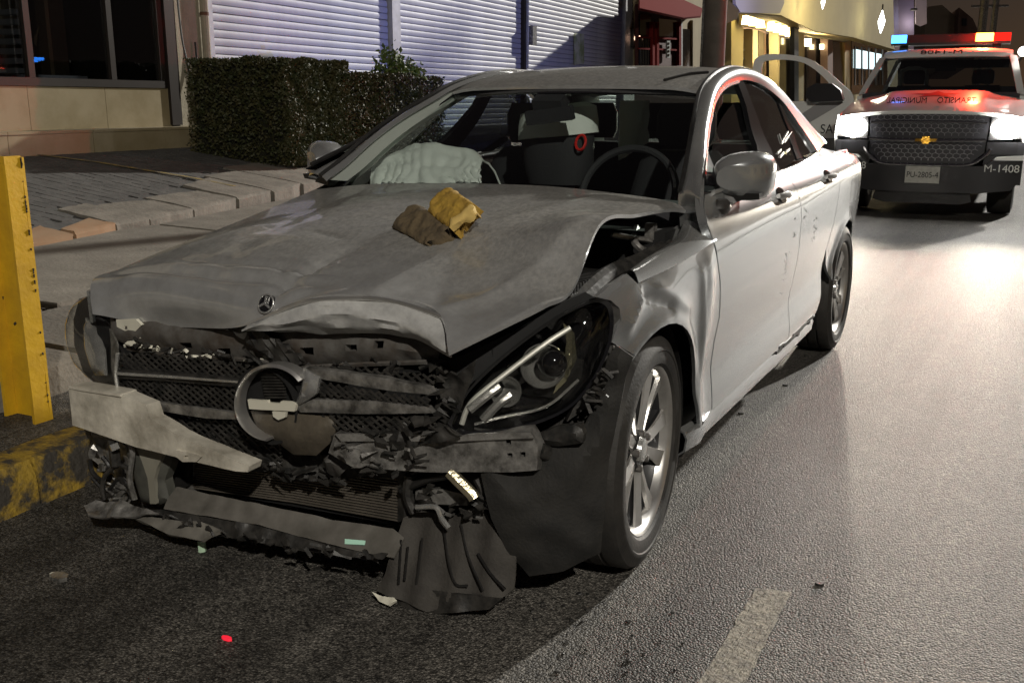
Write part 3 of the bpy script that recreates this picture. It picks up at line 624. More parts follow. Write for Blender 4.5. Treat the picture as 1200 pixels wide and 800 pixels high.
# --- grille
def lattice(name, poly, y, par, pitch=.016, r=.0022, mt_=None, slope=.62):
    P = np.array([[gy(a, b, y).x, gy(a, b, y).z] for a, b in poly]); mb = MB(); lo, hi = P.min(0), P.max(0)
    for sg in (-1, 1):
        d = np.array([1, sg*slope]); d /= np.linalg.norm(d); nrm = np.array([-d[1], d[0]]); pr_ = P@nrm
        for o in np.arange(pr_.min(), pr_.max(), pitch):
            ts = []
            for i in range(len(P)):
                a, b = P[i-1], P[i]; da, db = a@nrm-o, b@nrm-o
                if (da > 0) != (db > 0): q = a+(b-a)*da/(da-db); ts.append(q@d)
            ts.sort()
            for a, b in zip(ts[::2], ts[1::2]):
                if b-a < .004: continue
                p, q = nrm*o+d*a, nrm*o+d*b; jx = .003*nz(o*30, sg, 5)
                mb.bar((p[0], y+jx+sg*.001, p[1]), (q[0], y+jx+sg*.001, q[1]), r*2.2, r*2, (0, 1, 0))
    return mb.build(name, mt_ or M['blkdust'], par, 30, kind='stuff')
gl = fpart('grille', [(136, 433), (200, 437), (280, 444), (290, 448), (285, 454), (200, 447), (136, 443)], -.535, M['blkdust'], sp=.02, thick=.02, bulge=.012, bw=.02, label='broken grille with a slat and an empty emblem ring')
fpart('grille_slat_edge', [(136, 436), (200, 440), (284, 447), (284, 449), (200, 443), (136, 439)], -.549, M['chrome'], gl, sp=.02, thick=.004)
lattice('grille_mesh', [(140, 414), (215, 416), (292, 428), (288, 447), (210, 441), (140, 436)], -.52, gl)
lattice('grille_mesh', [(140, 444), (210, 448), (284, 455), (280, 484), (200, 474), (142, 463)], -.52, gl)
lattice('grille_mesh', [(150, 470), (230, 489), (295, 496), (330, 520), (330, 552), (270, 544), (215, 522), (165, 498)], -.505, gl, .018)
lipbar([(138, 414), (136, 440), (140, 465)], -.54, .006, 'grille_frame', M['chrome'], gl); 
fpart('grille_lower_strip', [(138, 464), (200, 473), (285, 485), (292, 492), (240, 490), (180, 480), (140, 471)], -.54, M['alu'], gl, sp=.016, thick=.012, crump=.006)
fpart('grille_upper_wing', [(355, 431), (400, 435), (450, 443), (503, 455), (507, 463), (450, 457), (400, 448), (374, 444), (362, 441)], -.555, M['alu'], gl, sp=.014, thick=.02, crump=.004, bulge=.008)
fpart('grille_lower_wing', [(346, 476), (366, 468), (440, 470), (500, 477), (506, 484), (430, 485), (352, 483)], -.555, M['alu'], gl, sp=.014, thick=.02, crump=.004, bulge=.008)
fpart('grille_wing_root', [(355, 431), (374, 443), (371, 461), (362, 468), (344, 478), (352, 458), (355, 443)], -.56, M['chrome'], gl, sp=.012, thick=.02, bulge=.014, bw=.02)
lattice('grille_mesh', [(374, 447), (450, 460), (504, 466), (503, 476), (440, 469), (374, 464)], -.55, gl, .013)
lattice('grille_mesh', [(360, 428), (440, 432), (512, 440), (508, 456), (450, 444), (400, 436)], -.53, gl)
lattice('grille_mesh', [(352, 486), (430, 487), (506, 486), (515, 505), (440, 508), (370, 500)], -.54, gl)
rc = (320, 472); arc = []
for k in range(41):
    a = math.radians(38+(262-38)*k/40); arc.append((rc[0]+42*math.cos(a), rc[1]-43*math.sin(a)))
ring = [gy(a, b, -.575) for a, b in arc]
rmb = MB(); rows = []
for i, p in enumerate(ring):
    c = gy(rc[0], rc[1], -.575); d = (p-c).normalized(); k = 1 if i < 26 else .7
    rows.append([p+d*.007*k+V(0, -.004, 0), p+V(0, -.012, 0), p-d*.004*k+V(0, -.006, 0), p-d*.004*k+V(0, .03, 0), p+d*.007*k+V(0, .03, 0)])
rmb.loft(rows, True, True); rg_ = rmb.build('emblem_ring', M['rim'], gl, 40)
c = gy(rc[0], rc[1], -.53); MB().lathe([(0, 0), (0, .098), (-.03, .10), (-.03, .107)], 40, c, 'y').build('emblem_recess', M['void'], rg_)
fpart('emblem_clip', [(290, 468), (302, 469), (313, 469), (314, 472), (328, 473), (329, 470), (340, 471), (347, 474), (345, 482), (330, 481), (305, 480), (292, 479)], -.57, M['ped'], rg_, sp=.01, thick=.01)
fpart('emblem_clip_tab', [(319, 482), (335, 483), (334, 489), (326, 492), (320, 488)], -.572, M['ped'], rg_, sp=.01, thick=.008)
fpart('emblem_backing', [(292, 482), (345, 484), (388, 489), (392, 505), (385, 520), (370, 534), (345, 532), (318, 514), (300, 500)], -.545, mat('brown stained plastic', (.10, .085, .062), .5, col2=(.05, .042, .032), nscale=14, bump=.002), gl, sp=.014, thick=.01, bulge=.025, bw=.06, crump=.008)
fb = MB()
for k in range(9): fb.bar(gy(306+k*.6, 438+k*3.4, -.55), gy(331+k*.6, 438+k*3.4, -.55), .004, .006, (0, 1, 0))
fb.build('emblem_fins', M['blkdust'], rg_, kind='stuff')
# --- crumpled black bumper remains
fpart('crushed_bumper_skin', [(142, 474), (175, 492), (230, 508), (290, 505), (330, 525), (385, 535), (430, 515), (500, 505), (540, 512), (520, 545), (470, 562), (430, 556), (395, 564), (340, 562), (275, 548), (222, 526), (170, 502)], -.47, M['blkdust'], sp=.014, crump=.035, cs=11, seed=4, thick=.006, label='crushed black bumper remains')
fpart('crushed_bumper_skin', [(380, 500), (430, 492), (505, 492), (528, 500), (540, 512), (500, 520), (440, 530), (410, 545), (395, 562), (378, 545), (392, 525)], -.53, M['blkdust'], sp=.012, crump=.03, cs=14, seed=8, thick=.006)
fpart('crushed_bumper_skin', [(510, 425), (535, 440), (560, 420), (548, 455), (530, 500), (505, 500), (512, 470), (508, 440)], -.50, M['blkdust'], sp=.012, crump=.02, cs=14, seed=9, thick=.006)
shards('broken_plastic', [(150, 478), (200, 500), (260, 530), (330, 552), (395, 560)], -.51, M['blkdust'], 55, .06, seed=5, jit=8)
shards('broken_plastic', [(400, 520), (450, 505), (510, 500), (430, 548), (480, 545)], -.55, M['blkdust'], 38, .06, seed=6, jit=10)
shards('broken_plastic', [(510, 430), (525, 470), (515, 498)], -.53, M['blkdust'], 15, .05, seed=7, jit=8)
shards('broken_plastic', [(400, 525), (440, 540), (480, 530)], -.57, M['alu'], 12, .05, seed=17, jit=8)
# --- bumper beam
bl = fpart('bumper_beam', [(80, 452), (96, 454), (140, 462), (170, 474), (176, 490), (205, 508), (240, 524), (280, 541), (292, 546), (290, 553), (276, 552), (225, 540), (160, 524), (85, 498)], -.60, M['beam'], sp=.012, crump=.004, cs=6, thick=.05, label='cream painted end of the bumper beam', holes=[[(214, 530), (219, 531), (218, 536), (213, 535)]])
fpart('beam_flange', [(80, 452), (96, 454), (140, 462), (141, 465), (96, 458), (81, 455)], -.605, M['beam'], bl, sp=.02, thick=.06)
br = plate([(392, 508), (470, 511), (540, 509), (622, 506), (630, 522), (629, 551), (600, 554), (500, 553), (440, 549), (412, 546), (385, 530)], (.45, -.52, .45), (.22, -.97, .1), sp=.016, crump=.010, cs=8, seed=3, thick=.05, holes=[rectpx(596, 518, 3, 3), rectpx(597, 534, 3, 3), rectpx(612, 533, 3, 3), rectpx(553, 514, 1.5, 2), rectpx(574, 513, 1.5, 1.5)])
br = br.build('bumper_beam', M['alu'], CAR, 32, label='scraped aluminium bumper beam with bolt holes')
plate([(392, 508), (540, 509), (622, 506), (626, 513), (540, 517), (400, 517)], (.45, -.535, .45), (.22, -.97, .1), sp=.02, thick=.012, crump=.003).build('beam_ridge', M['alu'], br)
MB().tube([gy(632, 527, -.42), gy(641, 531, -.40)], .02, 12).build('beam_bolt', M['blkdust'], br)
fpart('beam_tab', [(206, 527), (226, 531), (236, 535), (230, 541), (214, 541), (206, 535)], -.606, M['beam'], bl, sp=.01, thick=.01, holes=[rectpx(218, 535.5, 2.5, 2)])
# --- radiator
ra = fpart('radiator', [(224, 525), (350, 538), (472, 551), (469, 615), (350, 594), (224, 573)], -.42, M['void'], sp=.05, thick=.03, label='brown radiator with horizontal fins')
fm_ = MB()
for k in range(17):
    t = (k+.5)/17; a = gy(228, 528+t*44, -.438); b = gy(468, 553+t*58, -.438); mid = (a+b)/2+V(0, .012, .0008*nz(k, 1))
    fm_.bar(a, mid, .010, .0036, (0, 0, 1)); fm_.bar(mid, b, .010, .0036, (0, 0, 1))
fm_.build('radiator_fins', M['fins'], ra, kind='stuff')
fpart('radiator_side_tank', [(213, 524), (227, 526), (226, 577), (214, 571)], -.445, M['alu'], ra, sp=.02, thick=.03, bulge=.008, bw=.02)
fpart('radiator_side_tank', [(466, 552), (482, 556), (484, 605), (466, 612)], -.445, M['blkdust'], ra, sp=.02, thick=.03, bulge=.01, bw=.02)
lp = plate([(207, 570), (300, 590), (400, 610), (462, 620), (474, 630), (462, 654), (400, 641), (300, 614), (192, 596)], (0, -.47, .19), (0, -.72, .69), sp=.014, thick=.005, crump=.016, cs=8, seed=13).build('lower_apron', mat('grey apron plastic', (.15, .14, .125), .5, col2=(.075, .07, .06), nscale=8), CAR, label='grey lower apron panel')
plate([(404, 631), (428, 633), (427, 638), (404, 637)], (0, -.482, .19), (0, -.72, .69), sp=.02, thick=.003).build('apron_label', mat('green white label', (.45, .75, .6), .3, emit=(.3, .8, .55), es=.0), lp)
plate([(190, 597), (300, 615), (400, 642), (455, 652), (440, 656), (380, 648), (330, 640), (270, 630), (230, 622), (180, 612), (150, 598)], (0, -.53, .12), (0, -.85, .5), sp=.014, thick=.006, crump=.02, cs=14, seed=5).build('torn_lower_lip', M['blkdust'], CAR)
plate([(98, 592), (112, 586), (150, 588), (170, 596), (185, 600), (160, 604), (130, 606), (104, 604)], (-.6, -.6, .10), (0, -.5, .85), sp=.01, thick=.006, crump=.014, cs=16).build('lower_lip_corner', M['alu'], CAR)
plate([(150, 603), (175, 606), (235, 612), (262, 621), (235, 632), (195, 625), (178, 616)], (-.4, -.6, .08), (0, -.6, .8), sp=.014, thick=.01, crump=.012, cs=14, seed=3).build('lower_lip_corner', mat('grey scuffed plastic', (.16, .15, .13), .6, col2=(.08, .075, .065), nscale=14), CAR)
shards('broken_plastic', [(180, 605), (250, 620), (330, 638), (440, 650)], -.58, M['blkdust'], 45, .05, seed=21, jit=6)
# --- duct and clutter at the far corner
fpart('brake_duct', [(147, 521), (175, 519), (208, 522), (200, 545), (194, 562), (200, 586), (186, 592), (165, 588), (158, 560)], -.52, mat('grey duct', (.10, .10, .085), .6, col2=(.05, .05, .043), nscale=9), sp=.012, thick=.03, bulge=.02, bw=.03, crump=.006)
fpart('duct_spine', [(160, 523), (196, 524), (184, 548), (181, 562), (183, 590), (176, 590), (173, 560), (168, 545)], -.548, mat('grey duct spine', (.22, .21, .17), .6), sp=.012, thick=.012, crump=.005)
fpart('duct_flank', [(200, 530), (222, 528), (222, 568), (205, 580), (197, 562)], -.46, M['blk'], sp=.02, thick=.02)
fpart('torn_wheel_liner', [(99, 503), (112, 499), (135, 508), (150, 522), (158, 556), (160, 588), (140, 590), (122, 580), (128, 560), (108, 535)], -.50, M['alu'], sp=.012, thick=.005, crump=.035, cs=12, seed=12)
def hose(px, y, r, mt_, name='hose'): return MB().tube(cr([gy(a, b, y+(c_[0] if c_ else 0)) for a, b, *c_ in px], 6), r, 7).build(name, mt_, CAR)
hose([(105, 538), (108, 552), (120, 562), (128, 548), (120, 535)], -.56, .007, M['blk'])
hose([(122, 585), (120, 570), (124, 556), (138, 545), (150, 548)], -.57, .007, M['blkdust'])
hose([(132, 515), (134, 528), (136, 545)], -.58, .016, M['blkdust']); hose([(150, 512), (155, 530), (152, 560), (158, 585)], -.56, .009, M['alu'])
hose([(108, 560), (125, 575), (140, 560), (155, 575)], -.55, .006, M['blk']); hose([(133, 520), (136, 527)], -.597, .014, M['chrome'])
shards('broken_plastic', [(110, 520), (130, 555), (145, 580), (115, 575)], -.54, M['alu'], 22, .06, seed=31, jit=10)
# --- near corner: cooler, foil pipe, brackets
fpart('oil_cooler', [(487, 574), (520, 573), (548, 580), (548, 592), (520, 591), (487, 590)], -.45, M['alu'], sp=.014, thick=.05, crump=.006)
hose([(527, 553), (540, 566), (552, 578), (556, 584)], -.50, .016, M['foil'], 'foil_pipe')
hose([(488, 594), (510, 594), (517, 606), (526, 618)], -.50, .007, M['chrome'], 'coolant_pipe')
hose([(480, 556), (478, 580), (486, 600)], -.47, .014, M['blkdust']); hose([(470, 575), (500, 562), (530, 556)], -.47, .010, M['blk']); hose([(560, 560), (566, 575), (560, 600)], -.44, .014, M['blkdust']); hose([(575, 556), (580, 570), (590, 585)], -.43, .008, M['blk'])
fpart('tow_bracket', [(566, 577), (580, 575), (596, 582), (595, 590), (580, 590), (566, 587)], -.45, M['blkdust'], sp=.012, thick=.012, holes=[rectpx(589, 586, 2.5, 2)])
fpart('headlight_bracket', [(632, 507), (655, 499), (680, 497), (684, 508), (682, 519), (655, 523), (634, 521)], -.40, M['blkdust'], sp=.014, thick=.02, bulge=.012, bw=.02)
shards('broken_plastic', [(480, 560), (510, 585), (545, 600), (570, 580)], -.47, M['blkdust'], 22, .045, seed=41, jit=10)
# --- hanging liner on the road and the fender liner
g0 = gz(520, 714, .02); g1 = gy(520, 597, -.44); ax = V(1, .1, 0); nl = (g1-g0).cross(ax).normalized()
if nl.y > 0: nl = -nl
hl = plate([(472, 606), (492, 598), (530, 604), (562, 592), (578, 612), (603, 652), (600, 690), (572, 712), (535, 708), (500, 717), (478, 706), (440, 692), (452, 670)], g0, nl, sp=.014, thick=.004, crump=.014, cs=6, seed=2, wave=lambda a, b: .006*math.sin(a*70)).build('hanging_wheel_liner', M['liner2'], CAR, label='torn grey wheel liner hanging onto the road')
for l in ([(470, 632), (467, 684)], [(495, 630), (488, 684)], [(520, 618), (526, 660), (534, 684), (548, 686)], [(540, 614), (548, 650), (566, 692)], [(560, 648), (575, 672), (592, 690)], [(478, 640), (474, 680)]):
    MB().tube(cr([hit(a, b, g0+nl*.012, nl) for a, b in l], 6), .0035, 5).build('liner_rib', M['blk'], hl)
plate([(452, 690), (500, 690), (560, 698), (590, 700), (572, 714), (500, 720), (470, 712)], g0, (0, -.9, .3), sp=.014, thick=.006, crump=.012, cs=16).build('liner_hem', M['blkdust'], hl)
plate([(436, 693), (448, 698), (462, 700), (466, 704), (455, 709), (444, 704)], gz(450, 705, .02), (0, -.7, .7), sp=.01, thick=.008, crump=.008, cs=20).build('white_clip', M['ped'], hl)
fln = plate([(556, 522), (600, 545), (632, 524), (684, 500), (700, 470), (712, 418), (722, 404), (742, 418), (734, 440), (726, 480), (714, 540), (708, 600), (704, 648), (660, 668), (620, 676), (596, 650), (576, 606)], (.74, -.40, .35), (.42, -.90, .08), sp=.02, thick=.005, bulge=.04, bw=.12, crump=.026, cs=7, seed=6)
fln.build('wheel_arch_liner', M['liner'], CAR, label='grey wheel arch liner bared in front of the wheel')
plate([(718, 404), (740, 418), (734, 432), (726, 436), (724, 424)], (.84, -.33, .6), (.6, -.8, 0), sp=.012, thick=.008, crump=.01, cs=14).build('fender_clip', M['alu'], CAR)
shards('broken_plastic', [(690, 472), (700, 455), (712, 430)], -.36, M['blkdust'], 20, .04, seed=51, jit=4)
# --- near headlight: bucket, strip light, reflectors, clear cover
HP, HN = V(.56, -.505, .52), V(.55, -.80, .10).normalized()
hpx = [tuple(q)[:2] for q in cr([(532, 502), (536, 482), (556, 452), (600, 412), (650, 376), (690, 356), (708, 357), (714, 372), (712, 400), (700, 432), (680, 462), (655, 482), (615, 497), (570, 504)], 4, True)]
rim0 = [hit(a, b, HP, HN) for a, b in hpx]; cen = sum(rim0, V(0, 0, 0))/len(rim0)
rows = [[cen+(p-cen)*k-HN*d for p in rim0] for k, d in ((1.07, .015), (1.06, -.004), (1.0, -.002), (.97, .03), (.86, .10), (.5, .13), (.05, .13))]
hd = MB().loft(rows, True, False).build('headlight', M['gloss'], CAR, 30, label='intact dark headlight with clear cover and chrome strip')
cv = plate(hpx, HP, HN, sp=.025, thick=.003, bulge=.03, bw=.09).build('headlight_cover', M['lens'], hd, 60)
def hpt(a, b, d): return hit(a, b, HP-HN*d, HN)
MB().tube(cr([hpt(541, 497, .02), hpt(548, 478, .02), hpt(562, 462, .02), hpt(600, 432, .03), hpt(640, 402, .04), hpt(668, 384, .05)], 6), [.007]*31, 8).build('running_light_strip', mat('frosted strip', (.62, .62, .58), .3, .3), hd)
MB().tube(cr([hpt(550, 480, .015), hpt(572, 462, .015), hpt(585, 452, .02)], 5), .012, 8).build('strip_reflector', M['chrome'], hd)
def bowl(c, r, name, mt_, nn=HN):
    t = V(0, 0, 1).cross(nn).normalized(); u = nn.cross(t)
    return MB().loft([[c-nn*d+(t*math.cos(a)+u*math.sin(a))*rr for a in [2*math.pi*k/28 for k in range(28)]] for d, rr in ((-.012, r*1.05), (-.016, r), (0, r*.95), (.03, r*.7), (.05, r*.35), (.055, .004))], True, False).build(name, mt_, hd, 40)
bowl(hpt(636, 428, .05), .055, 'main_reflector', M['chrome']); bowl(hpt(592, 458, .05), .038, 'turn_reflector', M['chrome'])
pl = MB().ell(hpt(648, 425, .045), (.038, .038, .038), 20, 12); pl.build('projector_lens', M['gloss'], hd, 60)
fn_ = plate([(660, 378), (673, 390), (676, 420), (664, 446), (648, 462), (660, 430), (664, 400)], HP-HN*.05, HN, sp=.014, thick=.004, bulge=.012, bw=.02).build('side_reflector', mat('amber chrome', (.55, .52, .36), .15, .9), hd)
MB().tube(cr([hpt(556, 497, .03), hpt(590, 488, .03), hpt(640, 476, .03), hpt(678, 445, .03)], 6), .004, 6).build('bezel_line', M['chrome'], hd)
MB().tube(cr([hpt(566, 492, .035), hpt(585, 472, .03), hpt(598, 462, .035)], 6), [.012]*13, 8).build('bezel_fin', M['chrome'], hd)
plate([(712, 356), (726, 361), (728, 374), (721, 398), (714, 420), (704, 446), (692, 470), (684, 480), (664, 494), (672, 478), (694, 448), (708, 410), (716, 376)], HP-HN*.02, HN, sp=.012, thick=.03, crump=.006).build('headlight_seal', M['blkdust'], hd)
plate([(525, 424), (600, 390), (664, 352), (686, 342), (700, 350), (690, 356), (650, 376), (600, 412), (556, 452), (545, 470), (532, 470), (540, 448)], HP-HN*.05, HN, sp=.02, thick=.01, crump=.004).build('headlight_shroud', M['void'], CAR)
# --- far headlight, seen edge on
HP2, HN2 = V(-.80, -.46, .6), V(-.25, -.95, .12).normalized()
px2 = [(93, 350), (106, 346), (112, 368), (126, 378), (136, 398), (142, 428), (140, 448), (128, 456), (113, 450), (97, 434), (87, 404), (86, 374)]
h2 = plate(px2, HP2+V(0, .06, 0), HN2, sp=.03, thick=.05).build('headlight', M['blk'], CAR, label='scratched headlight on the kerb side')
plate(px2, HP2, HN2, sp=.02, thick=.003, bulge=.05, bw=.06).build('headlight_cover', M['lens'], h2, 60)
plate([(100, 372), (112, 385), (122, 410), (124, 440), (112, 440), (102, 410)], HP2+V(0, .045, 0), HN2, sp=.014, thick=.006, bulge=.02, bw=.03).build('main_reflector', M['chrome'], h2)
plate([(128, 385), (136, 400), (140, 430), (134, 448), (130, 430), (130, 405)], HP2+V(0, .02, 0), HN2, sp=.014, thick=.006).build('bezel_fin', M['alu'], h2)
# plain black boxes added behind the nose, filling the empty bay with dark
MB().bbox((-.66, -.40, .22), (.60, -.33, .68)).build('nose_dark_filler', M['void'], CAR)
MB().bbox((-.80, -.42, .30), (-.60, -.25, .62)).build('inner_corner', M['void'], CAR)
# ================================================================== cabin
dash = MB().loft([[V(x, y, z) for y, z in ((.62, .80), (.66, .93), (.82, .955-.02*abs(x)), (.98, .945-.03*abs(x)), (1.08, .88), (1.06, .70), (.7, .68))] for x in [-.74+.148*k for k in range(11)]], True, True)
dash.build('dashboard', M['cabin'], CAR)
MB().tube([V(.36, 1.10, .93)+V(.19*math.cos(a), .07*math.sin(a), .17*math.sin(a)) for a in [2*math.pi*k/32 for k in range(33)]], .015, 8).build('steering_wheel', M['cabin'], CAR)
MB().tube([V(.36, 1.10, .93)+V(.19*math.cos(a), .07*math.sin(a)-.014, .17*math.sin(a)+.006) for a in [.15+.45*k/8 for k in range(9)]], .006, 6).build('wheel_trim', M['chrome'], CAR)
def seat(x, y, par=CAR):
    s = MB().loft([[V(x+.24*math.copysign(abs(math.cos(a))**.6, math.cos(a))*k, y+o+.07*math.sin(a), z) for a in [2*math.pi*j/16 for j in range(16)]] for z, k, o in ((.40, .9, 0), (.6, 1, .03), (.85, 1, .08), (1.02, .85, .12), (1.07, .6, .13))], True, True)
    o = s.build('seat_backrest', M['cabin'], par)
    MB().loft([[V(x+.13*math.copysign(abs(math.cos(a))**.6, math.cos(a))*k, y+.12+.05*math.sin(a), z) for a in [2*math.pi*j/16 for j in range(16)]] for z, k in ((1.09, .85), (1.13, 1), (1.22, 1), (1.27, .8))], True, True).build('headrest', M['cabin'], o)
    MB().bbox((x-.25, y-.5, .35), (x+.25, y+.02, .5)).build('seat_cushion', M['cabin'], par)
seat(-.37, 1.62); seat(.37, 1.62)
for x in (-.40, 0, .40): seat(x, 2.42)
MB().bbox((-.72, 2.62, .9), (.72, 3.2, .97)).build('parcel_shelf', M['cabin'], CAR); MB().bbox((-.72, .55, .26), (.72, 2.9, .30)).build('cabin_floor', M['cabin'], CAR)
for sg in (-1, 1): MB().grid([[V(sg*(side_x(y, z)-.06), y, z) for y in (.65 if sg > 0 else 1.05, 1.1, 1.6, 2.1, 2.5)] for z in (.3, .6, .85, .985)], .01).build('door_card', M['cabin'], CAR)
MB().grid([[roofp(x*.54, 1.33+1.35*t)-V(0, 0, .03) for x in [k/5-1 for k in range(11)]] for t in [k/8 for k in range(9)]], .006).build('headlining', M['trim'], CAR)
# pale lining of the far front pillar and of the far rear pillar
ipts = [V(-p.x+.03, p.y+.02, p.z-.015) for p in ic[12:34]]
MB().grid([[p, p+V(.02, .10, -.01), p+V(.0, .16, -.02)] for p in ipts], .004).build('pillar_lining', M['trim'], CAR)
MB().hexa([V(-.70, 2.30, .98), V(-.55, 2.45, .98), V(-.50, 2.95, .98), V(-.70, 2.8, .98), V(-.56, 2.3, 1.34), V(-.48, 2.5, 1.36), V(-.46, 2.72, 1.34), V(-.55, 2.6, 1.34)]).build('pillar_lining', M['trim'], CAR)
# spent airbag slumped over the dash on the kerb side, cover hanging by the mirror
ab = []
bl_ = [gy(437, 216, .94), gy(470, 216, .93), gy(520, 216, .92), gy(566, 214, .92)]; bt_ = [gy(440, 196, 1.02), gy(470, 176, 1.08), gy(505, 170, 1.1), gy(545, 176, 1.1), gy(566, 190, 1.06)]
B0, B1 = cr(bl_, 16), cr(bt_, 12)
for i in range(49):
    u = i/48; row = []
    for j in range(15):
        v = j/14; p = B0[i].lerp(B1[i], v) if v <= .999 else B1[i].copy()
        fold = .007*math.sin(u*62+9*nz(u, v, 3, 2.5)+v*3)*(1-.6*v)+.014*nz(u, v*.6, 1, 5)+.003*nz(u, v, 5, 15); bul = .022*math.sin(math.pi*min(1, .15+.8*v))
        row.append(p+V(.006*nz(u, v, 4, 7), -bul-fold, .012*nz(u, v, 7, 7)+.4*fold))
    for k in range(1, 5): row.append(row[14]+V(0, .05*k, -.012*k*k+.01*nz(u, k, 5, 6)))
    ab.append(row)
MB().grid(ab, .008).build('spent_airbag', M['bag'], CAR, 60, label='limp white airbag lying over the dashboard')
cu = MB().loft([[V(-.10+(.16+.02*nz(k, z, 3, 2))*math.copysign(abs(math.cos(a))**.7, math.cos(a))*s_, 1.45+.10*math.sin(a)*s_, z) for k, a in enumerate([2*math.pi*j/18 for j in range(18)])] for z, s_ in ((.93, .85), (1.02, 1), (1.12, 1.0), (1.19, .98))], True, True); cu.build('side_airbag_seat', M['cabin'], CAR)
MB().loft([[V(-.10+(.175+.012*nz(k, z, 3, 2))*math.copysign(abs(math.cos(a))**.7, math.cos(a))*s_, 1.45+.115*math.sin(a)*s_, z+.02*math.cos(a)) for k, a in enumerate([2*math.pi*j/18 for j in range(18)])] for z, s_ in ((1.13, 1.02), (1.19, 1.0), (1.24, .95), (1.255, .7))], True, True).build('white_cover', M['bag'], CAR)
MB().tube([V(.045, 1.36, 1.11)+V(.022*math.cos(a), .01*math.sin(a), .03*math.sin(a)) for a in [2*math.pi*k/16 for k in range(17)]], .006, 6).build('red_buckle', M['red'], CAR)
MB().grid([[V(.07+.10*u+.02*nz(u, t, 2, 4), 1.72+.1*u, 1.28-.26*t*(1-.3*u)) for u in [k/6 for k in range(7)]] for t in [k/6 for k in range(7)]], .006).build('curtain_airbag', M['bag'], CAR)
# ================================================================== the rag on the bonnet
def onhood(px, py):
    h = bv.ray_cast(CAM_POS, ray(px, py).normalized()); return h[0]
q0 = onhood(500, 276) or V(.2, .1, .93)
rag = thing('crumpled_rag', 'crumpled mustard yellow and dirty brown rag lying on the bonnet', 'rag', q0)
RN = V(-.22, -.64, .74).normalized(); rc0 = (onhood(499, 285) or q0)+V(0, -.004, .012)
def ragpart(px, mt_, name, seed, off, th=.045, fr=70):
    def wv(a, b):
        return .0022*math.sin(a*fr+b*fr*.8+3*nz(a, b, seed, 9))+.005*abs(nz(a, b, seed+5, 16))-.006*math.exp(-abs(nz(a, b, seed+2, 9))*14)
    mb = plate(px, rc0+RN*off, RN, sp=.005, thick=th, bulge=.007, bw=.012, crump=.003, cs=40, seed=seed, wave=wv)
    return mb.build(name, mt_, rag, 50)
ragpart([(501, 247), (506, 235), (514, 226), (524, 220), (530, 221), (538, 227), (549, 234), (555, 239), (554, 245), (546, 252), (536, 259), (527, 267), (515, 259)], M['rag'], 'yellow_fold', 1, .004)
ragpart([(528, 258), (540, 250), (551, 240), (556, 241), (554, 247), (544, 255), (533, 263), (527, 267)], mat('pale yellow hem', (.50, .35, .11), .85), 'hem', 3, .012, .02)
ragpart([(459, 266), (465, 257), (472, 250), (479, 243), (488, 240), (496, 241), (501, 247), (515, 259), (527, 267), (520, 273), (508, 281), (499, 286), (491, 284), (484, 279), (472, 273)], M['ragd'], 'brown_fold', 2, .0, .05, 95)
